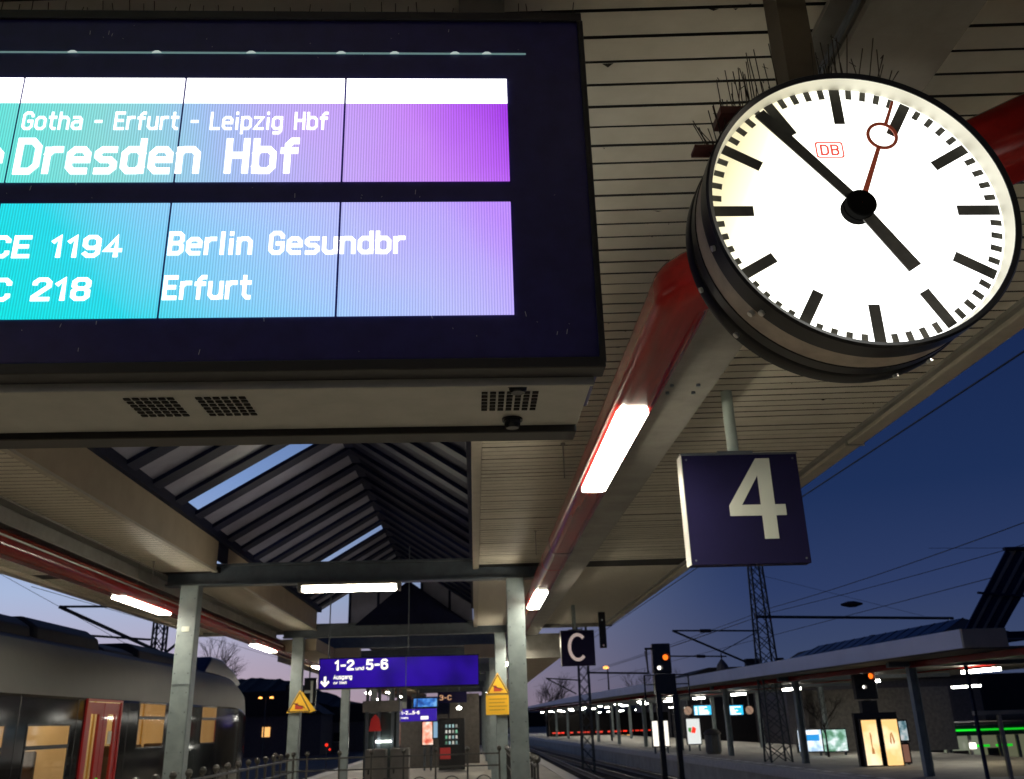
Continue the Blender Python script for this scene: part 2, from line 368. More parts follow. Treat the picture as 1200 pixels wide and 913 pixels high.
# ================================================================== STATION CANOPY
canopy = thing('station_canopy', 'long platform canopy overhead with plank ceiling, grey columns and a ridge skylight', 'canopy')
CZ = 3.80; T = -.05          # ceiling height; slight skew of the planks
X0, X1 = .0875, 3.08           # right wing
PITCH = .119
def plank_mesh(xa, xb):
    m = MB(); z0, z1 = 0, .009; h = .0525
    vs = []
    for z, e in ((z0, .0), (z1, .0)):
        for x in (xa, xb):
            for y in (-h, h): vs.append((x, y+T*x, z))
    # small lip hanging at the front edge of each plank, as on shiplap boards
    m.add(vs, [(0, 1, 3, 2), (4, 6, 7, 5), (0, 2, 6, 4), (1, 5, 7, 3), (0, 4, 5, 1), (2, 3, 7, 6)])
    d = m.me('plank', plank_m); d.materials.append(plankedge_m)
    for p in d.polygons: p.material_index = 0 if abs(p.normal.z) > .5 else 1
    return d
pm_full = plank_mesh(-6.1, X1); pm_right = plank_mesh(X0, X1)
y = .75; k = 0
SKY0 = 3.4
while y < 12.75:
    full = y < SKY0
    o = link_mesh('plank', pm_full if full else pm_right, canopy, (0, y, CZ+random.uniform(-.002, .002)), (random.uniform(-.012, .012), 0, 0))
    y += PITCH
# far planks, joined
def far_planks(name, xa, xb, ya, yb, z):
    m = MB(); yy = ya
    while yy < yb:
        m.box(xa, xb, yy, yy+.105, z, z+.009); yy += PITCH
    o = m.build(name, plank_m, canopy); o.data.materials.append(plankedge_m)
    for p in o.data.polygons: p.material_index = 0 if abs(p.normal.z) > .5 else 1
    return stuff(o)
far_planks('far_planks', X0, X1, 13.15, 21.2, CZ)
far_planks('planks_behind', -6.1, X1, -6, .68, CZ)
far_planks('left_planks', -6.15, -3.60, SKY0+.1, 12.75, CZ)
far_planks('left_planks', -6.15, -3.60, 13.15, 21.2, CZ)
b = MB(); b.box(-6.25, X1+.1, -6, SKY0, CZ+.012, CZ+.08); b.box(.05, X1+.1, SKY0, 21.25, CZ+.012, CZ+.08); b.box(-6.25, -3.60, SKY0, 21.25, CZ+.012, CZ+.08)
b.build('roof_deck', dark_gap, canopy)
b = MB(); random.seed(17)
for i in range(260):
    k_ = random.randint(8, 46); x_ = random.uniform(-1.8, 3.0) if k_ < 22 else random.uniform(.12, 3.0)
    y_ = .75+k_*PITCH-.0595+T*x_+random.choice([-1, 1])*random.uniform(.002, .012); l_ = random.uniform(.004, .022) if random.random() < .8 else .04
    b.add([(x_, y_, CZ-.001), (x_+l_, y_+random.uniform(-.004, .004), CZ-.001), (x_+l_*.5, y_+random.uniform(-.006, .006), CZ-random.uniform(.003, .014))], [(0, 1, 2)])
stuff(b.build('cobweb_dirt', mat('cobweb dirt', (.05, .045, .035), .9), canopy))
# outer edge trims (gutter boards)
for xa, xb in ((X1, X1+.13), (-6.30, -6.15)):
    b = MB(); b.box(xa, xb, -6, 21.25, CZ-.05, CZ+.10); b.build('gutter_board', trim_m, canopy, bevel=.01)
b = MB(); b.box(X1-.05, X1-.004, -6, 21.25, CZ-.025, CZ+.0); b.build('edge_strip', girder_m, canopy)
for ya in (-6, -3, 0, 3, 6, 9, 12, 15, 18):
    b = MB(); b.box(X1-.01, X1+.14, ya+.9, ya+.93, CZ-.058, CZ+.05); b.build('gutter_joint', girder_m, canopy)
b = MB(); b.box(-6.3, X1+.13, 21.25, 21.33, CZ-.08, CZ+.12); b.build('end_board', girder_m, canopy)
b = MB(); b.box(-3.5, X0-.08, SKY0-.06, SKY0, CZ-.02, CZ+1.0); b.build('end_board', girder_m, canopy)
# skylight curbs: cream trim on the right, tall fascia on the left
b = MB(); b.box(.0, .085, SKY0, 12.93, CZ-.03, CZ+.46); b.build('skylight_curb', trim_m, canopy, bevel=.006)
b = MB(); b.box(.0, .085, 13.1, 21.2, CZ-.03, CZ+.46); b.build('skylight_curb', trim_m, canopy)
b = MB(); b.box(-3.6, -3.57, SKY0, 12.7, CZ-.012, CZ+.44); b.build('skylight_fascia', soffit_m, canopy)
b = MB(); b.box(-3.6, -3.57, 13.25, 21.1, CZ-.012, CZ+.44); b.build('skylight_fascia', soffit_m, canopy)
b = MB(); b.box(-3.615, -3.555, SKY0, 12.7, CZ-.03, CZ+.0); b.box(-3.615, -3.555, 13.25, 21.1, CZ-.03, CZ); b.build('corner_bead', trim_m, canopy)
b = MB(); b.box(-3.6, -3.57, 12.701, 13.249, 3.95, CZ+.44); b.build('dark_filler', navy_m, canopy)  # navy filler closing the sky gap, painted as the dark hole there
# skylight: ridge, rafters, panes
sky_l = MB(); sky_l.bar((-1.70, SKY0, 5.42), (-1.70, 21.3, 5.42), .14, .12)
ridge = sky_l.build('skylight', navy_m, canopy)
E1, E2, RX, RZ = -3.58, .03, -1.70, 5.40
EZ1, EZ2 = 4.26, 4.26
for ex in (E1, E2):
    b = MB(); b.bar((ex, SKY0, 4.28), (ex, 21.3, 4.28), .16, .16); b.build('eave_beam', navy_m, ridge)
def slope_mesh(side, w, d, off, name, m):
    """a strip running down one roof slope, w along the ridge, d deep"""
    ex = E1 if side < 0 else E2
    a = Vector((RX, 0, RZ)); e = Vector((ex, 0, 4.27)); dv = (e-a).normalized(); nrm = Vector((-dv.z, 0, dv.x))
    if nrm.z > 0: nrm = -nrm
    mb = MB(); vs = []
    for p in (a, e):
        for yy in (-w/2, w/2):
            for t in (off, off+d): vs.append(p+nrm*t+Vector((0, yy, 0)))
    mb.add(vs, [(0, 1, 3, 2), (4, 6, 7, 5), (0, 2, 6, 4), (1, 5, 7, 3), (0, 4, 5, 1), (2, 3, 7, 6)])
    return mb.me(name, m)
for side in (-1, 1):
    raf = slope_mesh(side, .25, .045, 0, 'rafter', navy_m)
    pan = slope_mesh(side, .63, .012, -.012, 'pane', pane_m if side < 0 else darkpane_m)  # right slope panes get a darker navy colour
    yy = 3.52; i = 0
    while yy < 21.2:
        link_mesh('rafter', raf, ridge, (0, yy, 0))
        yc = yy+.395
        gone = side < 0 and (abs(yc-11.35) < .35 or abs(yc-17.65) < .35) or (side < 0 and abs(yc-20.9) < .3)
        if not gone and yc < 21.3: link_mesh('pane', pan, ridge, (0, yc, 0))
        yy += .79; i += 1
# glazed gable at the far end, dark triangle in front
gy = 21.28
gb = MB()
for xx in (-2.85, -2.2, -1.70, -1.2, -.55):
    top = RZ-abs(xx-RX)*(RZ-4.27)/(RX-E1)
    gb.box(xx-.03, xx+.03, gy-.04, gy+.04, 3.85, top)
gb.build('gable_mullion', navy_m, ridge)
def roofz(x): return RZ-abs(x-RX)*(RZ-4.27)/(RX-E1)-.03
for xa, xb in ((-2.82, -2.23), (-2.17, -1.73), (-1.17, -.58), (-.52, -.02)):
    g = MB(); g.prism([(xa, 3.86), (xb, 3.86), (xb, roofz(xb)), (xa, roofz(xa))], gy-.01, gy+.01); g.build('gable_pane', pane_m, ridge)
g = MB(); g.prism([(-2.70, 3.87), (-.12, 3.87), (-1.50, 4.85)], gy-.22, gy-.10); g.build('gable_board', darkpane_m, ridge)

# longitudinal girders (I sections) over the columns
def girder(name, xc, w, z0, z1, ya, yb):
    b = MB(); b.box(xc-w/2, xc+w/2, ya, yb, z0, z0+.025); b.box(xc-w/2, xc+w/2, ya, yb, z1-.02, z1); b.box(xc-.02, xc+.02, ya+.001, yb-.001, z0+.025, z1-.02)
    return b.build(name, girder_m, canopy)
girder('girder', 1.30, .33, 3.56, CZ-.006, -6, 21.2)
girder('girder', -4.50, .33, 3.56, CZ-.006, -6, 21.2)
# cross beams
for by in (12.93, 21.15):
    b = MB(); xa, xb = -4.33, 1.13
    b.box(xa, xb, by, by+.2, 3.63, 3.655); b.box(xa, xb, by, by+.2, 3.905, 3.93); b.box(xa, xb, by+.09, by+.11, 3.655, 3.905)
    b.build('cross_beam', steel_m, canopy)
    for bx in (-3.4, -3.2, -2.9, -.1, .05, .4, .62):
        bo = MB()
        for dz in (.08, .2):
            bo.tube([(bx, by+.075, 3.63+dz), (bx, by+.09, 3.63+dz)], .014, 6)
        bo.build('bolt_pair', steel_m, canopy)
b = MB(); b.tube([(1.085, -4, 3.545), (1.085, 21, 3.545)], .011, 6); b.build('conduit', steel_m, canopy)
for k_ in range(9):
    b = MB(); b.box(1.06, 1.11, 2.6+k_*1.9, 2.63+k_*1.9, 3.53, 3.562); b.build('conduit_clip', steel_m, canopy)
# bolts on the near girder
bo = MB()
for yy in (4.95, 5.08):
    for xx in (1.2, 1.36): bo.tube([(xx, yy, 3.545), (xx, yy, 3.56)], .013, 6)
stuff(bo.build('girder_bolts', steel_m, canopy))
# columns
def column_mesh(w, h):
    b = MB(); t = .014
    b.box(-w/2, w/2, -w/2, -w/2+t, 0, h); b.box(-w/2, w/2, w/2-t, w/2, 0, h); b.box(-w/2+.05, w/2-.05, -w/2+t, w/2-t, 0, h)
    # closing plates with rivets
    b.box(-w/2-.006, -w/2+.05, -w/2+.02, w/2-.02, 0, h); b.box(w/2-.05, w/2+.006, -w/2+.02, w/2-.02, 0, h)
    return b.me('column', column_m)
cm = column_mesh(.24, 3.63)
rv = MB()
for i in range(14):
    for sx in (-.09, .09):
        z = .2+i*.25; rv.box(sx-.008, sx+.008, -.126, -.119, z-.008, z+.008)
rvm = rv.me('rivets', steel_m)
cy = [13.03, 21.25, 29.4, 37.6, 45.8, 54, 62, 70]
for i, yy in enumerate(cy):
    for xx in (-3.98, .60):
        c = link_mesh('column', cm, canopy, (xx, yy, 0))
        if i < 2:
            r_ = link_mesh('rivets', rvm, c); stuff(r_)
        if i == 0 and xx < 0:
            pl = MB(); pl.box(-.05, .05, -.128, -.12, 3.0, 3.07); pl.build('number_plate', signwhite_m, c)
            pl = MB(); pl.box(-.125, .125, -.128, -.12, 2.30, 2.31); pl.build('joint_strip', steel_m, c)
# darker continuation of the canopy further along the platform
b = MB(); b.box(1.12, 2.02, 21.35, 21.42, 3.06, 3.60); b.build('low_fascia', girder_m, canopy)
b = MB(); b.box(1.12, 2.02, 21.42, 70, 3.08, 3.58); b.build('low_soffit', soffit_m, canopy)
b = MB(); b.box(-4.75, -3.6, 21.35, 28.5, 3.36, 3.62); b.build('low_soffit', soffit_m, canopy)
b = MB(); b.box(-5.95, -3.6, 28.5, 70, 3.62, 3.80); b.build('low_soffit', soffit_m, canopy)
b = MB(); b.box(-3.6, .75, 27, 70, 4.2, 4.3); b.build('far_roof_sheet', darkpane_m, canopy)
for by in (24.5, 29.3, 37.5, 45.7, 53.9, 62):
    b = MB(); b.box(-4.4, .9, by, by+.2, 3.63, 3.93); b.build('cross_beam', steel_m, canopy)
for xa, xb in ((-3.9, -2.95), (-.25, .55)):
    b = MB(); b.box(xa, xb, 24.2, 24.45, 3.3, 3.62); b.build('duct_box', soffit_m, canopy)
# thin hanger rods of the light line
def rods(xs, ys, z0, parent):
    for yy in ys:
        for dx in xs:
            b = MB(); b.tube([(dx, yy, z0), (dx, yy, CZ)], .006, 5); b.tube([(dx, yy, CZ-.012), (dx, yy, CZ)], .02, 6)
            b.build('hanger_rod', girder_m, parent)

# ================================================================== LIGHT TUBES
def tube_profile(w, h, n=5):
    """rounded rectangle, flat underside; (across, up)"""
    p = []; r = .078
    for cx, cz, a0 in ((w/2-r, -h/2+r, -90), (w/2-r, h/2-r, 0), (-w/2+r, h/2-r, 90), (-w/2+r, -h/2+r, 180)):
        for i in range(n+1):
            a = math.radians(a0+90*i/n); p.append((cx+r*math.cos(a), cz+r*math.sin(a)))
    q = []      # hold the flats flat: extra loops close to both ends of every long side
    for i in range(len(p)):
        a, b_ = Vector(p[i]), Vector(p[(i+1) % len(p)]); q.append(p[i]); L = (b_-a).length
        if L > .03: u = (b_-a)/L; q.append(tuple(a+u*.003)); q.append(tuple(b_-u*.003))
    return q
def sweep(path, prof, z):
    """sweep profile along plan path with mitred corners"""
    m = MB(); n = len(prof)
    P = [Vector((a, b)) for a, b in path]
    for i, p in enumerate(P):
        d1 = (P[i]-P[i-1]).normalized() if i > 0 else (P[1]-P[0]).normalized()
        d2 = (P[i+1]-P[i]).normalized() if i < len(P)-1 else d1
        n1 = Vector((d1.y, -d1.x)); n2 = Vector((d2.y, -d2.x)); nn = (n1+n2).normalized(); s = 1/max(.3, nn.dot(n1))
        for a, c in prof: m.v.append((p.x+nn.x*a*s, p.y+nn.y*a*s, z+c))
    for i in range(len(P)-1):
        for k in range(n):
            k2 = (k+1) % n; m.f.append((i*n+k, (i+1)*n+k, (i+1)*n+k2, i*n+k2))
    m.f.append(tuple(range(n))); m.f.append(tuple(range((len(P)-1)*n, len(P)*n))[::-1])
    return m
TZ = 3.41; TW, TH = .252, .22
prof = tube_profile(TW, TH)
def lens(parent, x, ya, yb, z, w=.175):
    r = .04; n = 4; poly = []
    for cx, cy_, a0 in ((x+w/2-r, ya+r*1.5, -90), (x+w/2-r, yb-r*1.5, 0), (x-w/2+r, yb-r*1.5, 90), (x-w/2+r, ya+r*1.5, 180)):
        for i in range(n+1):
            a = math.radians(a0+90*i/n); poly.append((cx+r*math.cos(a), cy_+r*1.5*math.sin(a)))
    b = MB(); b.prism(poly, z-.012, z+.005, 'XY'); return b.build('lens', lens_m, parent)
rt = thing('light_tube', 'dark red light tube under the right wing, bending behind the large clock', 'light', (0, 0, 0))
pathR = [(4.2, -.48), (.975, 3.291), (.957, 3.312), (.925, 3.365), (.915, 3.41), (.90, 9.9), (.90, 45)]
sweep(pathR[:5]+[(.915, 3.43), (.915, 9.2)], prof, TZ).build('housing', red_m, rt, smooth=True)
sweep([(.915, 9.23), (.915, 21)], prof, TZ-.001).build('housing', red_m, rt, smooth=True)
sweep([(.915, 21.03), (.915, 70)], prof, TZ-.001).build('housing', red_m, rt, smooth=True)
sweep([(.915, 9.14), (.915, 9.28)], [(a*1.03, c*1.03) for a, c in prof], TZ).build('joint_collar', black_m, rt)
sweep([(.915, 10.2), (.915, 10.25)], [(a*1.03, c*1.03) for a, c in prof], TZ).build('joint_collar', red_m, rt)
for ya in (4.62, 11.95, 19.3, 26.6, 33.9, 41.2, 48.5, 55.8, 63.1):
    lens(rt, .90, ya, ya+1.86, TZ-TH/2-.001)
b = MB(); b.box(1.045, 1.057, 3.6, 21, TZ-.02, TZ-.008); b.build('edge_profile', silver_m, rt)
rods((.74, .98), (6.9, 10.4, 13.5), TZ+.1, rt)
lt = thing('light_tube', 'dark red light tube under the left wing above the standing train', 'light', (0, 0, 0))
sweep([(-4.42, -4), (-4.42, 70)], prof, TZ).build('housing', red_m, lt, smooth=True)
for ya in (-3.1, 4.2, 11.5, 18.8, 26.1, 33.4, 40.7, 48, 55.3):
    lens(lt, -4.42, ya, ya+1.86, TZ-TH/2-.001)
b = MB(); b.box(-4.289, -4.277, -4, 21, TZ+.02, TZ+.035); b.build('edge_profile', silver_m, lt)
rods((-4.34, -4.16), (6.5, 11.9), 3.52, lt)
# lens behind the camera on the diagonal run (continues the same line)
dl = MB(); M45 = Matrix.Translation((2.9, 1.055, 0)) @ Matrix.Rotation(math.radians(-49.5), 4, 'Z')
dl.box(-.93, .93, -.0875, .0875, TZ-TH/2-.013, TZ-TH/2-.001, M45); dl.build('lens', lens_m, rt)

# lamp on the first cross beam
bl = thing('beam_lamp', 'white strip lamp fixed across below the first grey cross beam', 'light', (0, 0, 0))
b = MB(); b.box(-2.47, -1.03, 12.86, 13.06, 3.585, 3.626); b.build('lamp_body', girder_m, bl)
b = MB(); b.box(-2.40, -1.09, 12.88, 13.02, 3.505, 3.583); b.build('lens', lens_m, bl, bevel=.02)
for xa, xb in ((-2.47, -2.41), (-1.085, -1.03)):
    b = MB(); b.box(xa, xb, 12.86, 13.06, 3.50, 3.584); b.build('end_cap', girder_m, bl, bevel=.01)

# ================================================================== DEPARTURE BOARD
bd = thing('departure_board', 'large dark departure board with lit coloured screens hanging at upper left', 'board', (-1, 2.05, 2.5))
bl_ = Vector((-1, 2.05, 2.5))
def bpart(mb, name, m, **k):
    o = mb.build(name, m, bd, **k); o.matrix_parent_inverse = Matrix.Identity(4)
    o.location = -bl_; return o
BY = 2.05
b = MB(); b.box(-2.6, .335, BY, 2.42, 2.545, 3.618); bpart(b, 'casing', frame_m, bevel=.006)
b = MB(); b.box(-2.6, .335, BY-.012, BY-.001, 3.595, 3.622); b.box(.322, .338, BY-.012, BY-.001, 2.53, 3.595); bpart(b, 'casing_rim', lip_m, bevel=.003)
b = MB(); b.box(-2.6, .336, BY-.012, BY+.06, 2.515, 2.544); bpart(b, 'bottom_lip', lip_m, bevel=.004)
b = MB(); b.box(-2.6, .315, BY+.062, 2.51, 2.52, 2.543); b.box(-2.6, .315, BY+.062, BY+.072, 2.495, 2.52); bpart(b, 'underside_sheet', under_m, bevel=.003)
b = MB(); b.box(-2.6, .312, 2.512, 2.60, 2.50, 2.542); bpart(b, 'rear_lip', lip_m, bevel=.004)
# screens
def sx(i, row):
    return 0
cols = [(-2.09, -1.653), (-1.647, -1.2105), (-1.2045, -.7755), (-.7695, -.3375), (-.3315, .113)]
for i, (xa, xb) in enumerate(cols):
    b = MB(); b.box(xa, xb, BY-.004, BY-.001, 3.058, 3.308); bpart(b, 'screen', scr_top)
    b = MB(); b.box(xa, xb, BY-.004, BY-.001, 3.309, 3.392); bpart(b, 'header_band', scr_head)
    b = MB(); b.box(xa, xb, BY-.004, BY-.001, 2.664, 2.993); bpart(b, 'screen', scr_low)
def btext(t, xa, xb, z, h, bold=1.):
    text(t, xa, BY-.006, z, text_m, bd, h=h, w=xb-xa, bold=bold, off=bl_)
btext('Gotha - Erfurt - Leipzig Hbf', -1.190, -.378, 3.220, .058, 1.2)
btext('Dresden Hbf', -1.190, -.452, 3.081, .112, 1.5)
btext('e', -1.285, -1.222, 3.081, .112, 1.5)
btext('ICE 1194', -1.232, -.882, 2.833, .064, 1.45)
btext('EC 218', -1.240, -.945, 2.712, .064, 1.45)
btext('Berlin Gesundbr', -.766, -.163, 2.838, .068, 1.45)
btext('Erfurt', -.766, -.548, 2.712, .068, 1.45)
for i, (xa, xb) in enumerate(cols):
    b = MB(); b.box(xa, xb, 2.421, 2.425, 2.70, 3.39); bpart(b, 'rear_screen', MATS.get('rear screen') or emis('rear screen', (.75, .9, 1), 1.3))
# reflection line above the screens, painted in with emission
b = MB(); b.box(-2.2, .17, BY-.004, BY-.001, 3.478, 3.4825); bpart(b, 'reflection_line', emis('pale strip', (.35, .62, .62), .32))
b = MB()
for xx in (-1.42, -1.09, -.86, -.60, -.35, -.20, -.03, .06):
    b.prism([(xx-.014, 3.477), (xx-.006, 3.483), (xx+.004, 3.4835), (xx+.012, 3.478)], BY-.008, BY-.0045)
stuff(bpart(b, 'strip_glints', emis('strip glint', (.75, .9, .85), .55)))  # glints painted as small emissive shapes
b = MB(); random.seed(21)
for i in range(46):
    x_ = random.uniform(-1.25, .3); z_ = random.choice([random.uniform(3.40, 3.60), random.uniform(2.995, 3.055), random.uniform(2.56, 2.66)])
    l_ = random.choice([.002, .003, .003, .010, .014]); d_ = random.uniform(-.003, .003)
    b.add([(x_, BY-.0012, z_), (x_+.0016, BY-.0012, z_), (x_+.0016+d_, BY-.0012, z_+l_), (x_+d_, BY-.0012, z_+l_)], [(0, 1, 2, 3)])
b2 = MB()
for i in range(26):
    x_ = random.choice([-.30, -.25, -.17, -.15, -.06, -.02, .02, .06])+random.uniform(0, .03); z_ = random.choice([3.372, 3.364, 3.356])
    b2.box(x_, x_+.006, BY-.0052, BY-.0045, z_, z_+.0025)
stuff(bpart(b2, 'faint_marks', emis('faint header marks', (.75, .72, .8), .9)))
stuff(bpart(b, 'dust_specks', mat('dust', (.55, .55, .62), .8)))
# grilles and knobs on the underside
def grille(xc, yc, skew):
    b = MB(); n = 7 if not skew else 6
    for i in range(n):
        for j in range(6):
            x = xc+(i-(n-1)/2)*.0225; y_ = yc+(j-2.5)*.0265
            b.box(x-.008, x+.008, y_-.007, y_+.007, 2.5165, 2.5195)
    return stuff(bpart(b, 'speaker_grille', dark_gap))
grille(.105, 2.29, 0); grille(-.84, 2.30, 1); grille(-.655, 2.30, 1)
for xx, yy in ((.122, 2.15), (.119, 2.44)):
    b = MB(); b.lathe([(.001, -.022), (.018, -.022), (.023, -.012), (.024, 0), (.03, .0), (.03, .006)], 20, (xx, yy, 2.512), 'Z'); bpart(b, 'lock_knob', black_m, smooth=True)
# suspension and bird spikes
b = MB(); b.box(-.02, .12, 2.15, 2.27, 3.62, CZ-.003); bpart(b, 'hanger_post', girder_m)
b = MB(); b.box(-1.85, -1.71, 2.15, 2.27, 3.62, CZ-.003); bpart(b, 'hanger_post', girder_m)
b = MB()
x = -2.5
while x < .32:
    if not -.04 < x < .14:
        for dy in (.03, .12):
            b.tube([(x, BY+dy, 3.615), (x+random.uniform(-.012, .012), BY+dy+random.uniform(-.015, .015), 3.615+random.uniform(.05, .085))], .0014, 4)
    x += random.uniform(.028, .05)
stuff(bpart(b, 'bird_spikes', spike_m))

# ================================================================== STATION CLOCK
CK = .885       # the clock hangs nearer than the tube behind it
CX, CZc, CY = 1.108*CK, 1.7+1.336*CK, 2.12*CK
R = .445
ck = thing('station_clock', 'large round double faced station clock lit from within, showing about five to five', 'clock', (CX, CY, CZc))
ck.scale = (CK, CK, CK)
def cpart(mb, name, m, **k): return mb.build(name, m, ck, **k)
F = .05   # dial recess
b = MB(); b.lathe([(R-.022, F-.002), (R-.018, .004), (R-.006, -.004), (R, .004), (R, .068), (R-.005, .073), (R-.06, .074)], 128); cpart(b, 'front_shell', clockblk_m, smooth=True)
b = MB(); b.lathe([(R-.0185, .006), (R-.026, F-.001)], 128); cpart(b, 'reveal_ring', cream_m, smooth=True)
b = MB(); b.lathe([(R-.007, .074), (R-.007, .160)], 96); cpart(b, 'middle_band', beige_m, smooth=True)
b = MB(); b.lathe([(R-.06, .150), (R-.012, .150), (R-.004, .158), (R-.004, .20), (R-.012, .204), (R-.004, .208), (R, .215), (R, .262), (R-.02, .268), (R-.03, .262), (R-.032, .245)], 128); cpart(b, 'back_shell', clockblk_m, smooth=True)
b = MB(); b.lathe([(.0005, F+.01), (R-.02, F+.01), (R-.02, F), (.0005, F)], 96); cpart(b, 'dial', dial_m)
b = MB(); b.lathe([(.0005, .235), (R-.02, .235), (R-.02, .246), (.0005, .246)], 96); cpart(b, 'rear_dial', emis('rear opal dial', (1, .97, .86), 2.4))
DC = Vector((-.004, F, .0))  # dial centre relative to clock
def mark(a, r0, r1, w, name, m):
    b = MB(); b.box(-w/2, w/2, -.003, -.001, r0, r1)
    o = b.build(name, m, ck); o.location = DC; o.rotation_euler = (0, math.radians(a), 0); return o
for i in range(60):
    if i % 5 == 0: mark(i*6, .296, .418, .032, 'hour_mark', mark_m)
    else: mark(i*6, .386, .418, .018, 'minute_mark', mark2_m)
def hand(a, poly, yo, th, name, m):
    b = MB(); b.prism(poly, yo-th, yo); o = b.build(name, m, ck); o.location = DC; o.rotation_euler = (0, math.radians(a), 0); return o
hand(147.5, [(-.019, -.03), (.019, -.03), (.022, .232), (-.022, .232)], -.022, .004, 'hour_hand', mark_m)
hand(-39.0, [(-.015, -.03), (.015, -.03), (.018, .398), (-.018, .398)], -.032, .004, 'minute_hand', mark_m)
b = MB()
sy = -.041
b.prism([(-.0085, .0), (.0085, .0), (.006, .204), (-.006, .204)], sy-.003, sy); b.prism([(-.0055, .286), (.0055, .286), (.004, .375), (-.004, .375)], sy-.003, sy)
b.lathe([(.0365, -.003), (.0465, -.003), (.0465, 0), (.0365, 0)], 40, (0, sy, .245), closed=True)
o = b.build('second_hand', sec_m, ck); o.location = DC; o.rotation_euler = (0, math.radians(23.5), 0)
b = MB(); b.lathe([(.0005, -.047), (.039, -.047), (.0425, -.044), (.0425, -.024), (.045, -.022), (.045, -.006), (.045, 0)], 40); o = b.build('hub', mat('hub matt black', (.006, .006, .006), .9, spec=0.), ck, smooth=True); o.location = DC
# red logo
lg = MB()
lx, lz, lw, lh = -.045, .205, .084, .056
def rrect(w, h, r, n=4):
    p = []
    for cx, cz, a0 in ((w/2-r, -h/2+r, -90), (w/2-r, h/2-r, 0), (-w/2+r, h/2-r, 90), (-w/2+r, -h/2+r, 180)):
        for i in range(n+1):
            a = math.radians(a0+90*i/n); p.append((cx+r*math.cos(a), cz+r*math.sin(a)))
    return p
po, pi_ = rrect(lw, lh, .008), rrect(lw-.0085, lh-.0085, .006)
n_ = len(po)
lg.add([(a+lx, -.0025, c+lz) for a, c in po]+[(a*.97+lx, -.0025, c*.96+lz) for a, c in pi_], [(i, (i+1) % n_, n_+(i+1) % n_, n_+i) for i in range(n_)])
o = lg.build('logo_frame', logo_m, ck); o.location = (DC.x, F, 0)
text('DB', lx-.028+DC.x, -.0025+F, lz-.019, logo_m, ck, h=.038, w=.056, name='logo_letter', bold=1.5)
# screws on the drum
for a, yy in ((196, .04), (222, .09), (222, .235), (200, .235), (285, .235), (300, .235), (225, .05)):
    rad = math.radians(a); b = MB(); b.tube([(math.cos(rad)*(R-.004), yy, math.sin(rad)*(R-.004)), (math.cos(rad)*(R+.008), yy, math.sin(rad)*(R+.008))], .009, 8); cpart(b, 'screw', silver_m)
# clips on the beige band
for a in (247, 262, 232):
    rad = math.radians(a); b = MB(); M = Matrix.Translation((math.cos(rad)*(R-.006), .116, math.sin(rad)*(R-.03))) @ Matrix.Rotation(-rad, 4, 'Y')
    b.box(-.008, .008, -.022, .022, -.028, .028, M); cpart(b, 'band_clip', beige_m)
b = MB(); b.box(-.115, -.020, .09, .19, .42, (CZ-CZc)/CK-.003); cpart(b, 'hanger_post', bronze_m)
b = MB(); b.box(-.13, -.005, .08, .2, .435, .475); cpart(b, 'hanger_foot', bronze_m, bevel=.004)
for q_ in ((-.345, -.17, .08, .17, .36, .385), (-.43, -.31, .10, .15, .25, .262), (.02, .16, .10, .15, .44, .452)):
    b = MB(); b.box(*q_); cpart(b, 'spike_base', mat('spike base brown', (.12, .03, .02), .5) if 'spike base brown' not in MATS else MATS['spike base brown'])
b = MB(); random.seed(3)
for i in range(64):
    a = random.uniform(-52, 30); rad = math.radians(90-a); r0 = R
    px, pz = math.cos(rad)*r0, math.sin(rad)*r0; py = random.uniform(.06, .22)
    L = random.uniform(.09, .23); dx = random.uniform(-.03, .03) + (.05 if a > 12 else 0); 
    b.tube([(px, py, pz-.01), (px+dx, py+random.uniform(-.02, .02), pz+L)], .0016, 4)
    if random.random() < .25: b.tube([(px+dx, py, pz+L), (px+dx+random.uniform(-.02, .02), py, pz+L-random.uniform(-.004, .02))], .0014, 4)
for i in range(9):
    a = random.uniform(-62, -48); rad = math.radians(90-a); px, pz = math.cos(rad)*R, math.sin(rad)*R
    b.tube([(px, .12, pz), (px-random.uniform(.01, .06), .12, pz+random.uniform(.05, .14))], .0016, 4)
stuff(cpart(b, 'bird_spikes', spike_m))

# ================================================================== HANGING SIGNS
def hanging_sign(name, label, xa, xb, z0, z1, yf, th, glyph, gm_, poles, ctop=CZ-.01, polem=pole_m):
    t = thing(name, label, 'sign', ((xa+xb)/2, yf, z0)); off = Vector(t.location)
    def sp_(mb, nm, m, **k):
        o = mb.build(nm, m, t, **k); o.location = -off; return o
    b = MB(); b.box(xa, xb, yf, yf+th, z0, z1); sp_(b, 'panel', signblue_m, bevel=.004)
    b = MB(); b.box(xa-.008, xa-.001, yf-.004, yf+th+.004, z0, z1); sp_(b, 'side_profile', silver_m)
    b = MB(); b.box(xa-.004, xb+.004, yf-.004, yf+th+.004, z1+.001, z1+.012); sp_(b, 'top_profile', steel_m)
    for ex in (xa+.03, xb-.03):
        for ez in (z0+.03, z1-.03):
            b = MB(); b.tube([(ex, yf-.004, ez), (ex, yf+.002, ez)], .007, 8); sp_(b, 'screw', steel_m)
    for poly in glyph:
        g = MB(); g.prism(poly, yf-.004, yf-.001); sp_(g, 'numeral' if 'four' in label else 'letter', gm_)
    for px_ in poles:
        b = MB(); b.tube([(px_, yf+th/2, z1+.01), (px_, yf+th/2, ctop)], .038, 14); sp_(b, 'pole', polem, smooth=True)
        b = MB(); b.box(px_-.12, px_+.12, yf+.01, yf+th-.01, z1+.0125, z1+.03); sp_(b, 'bracket', steel_m)
    return t
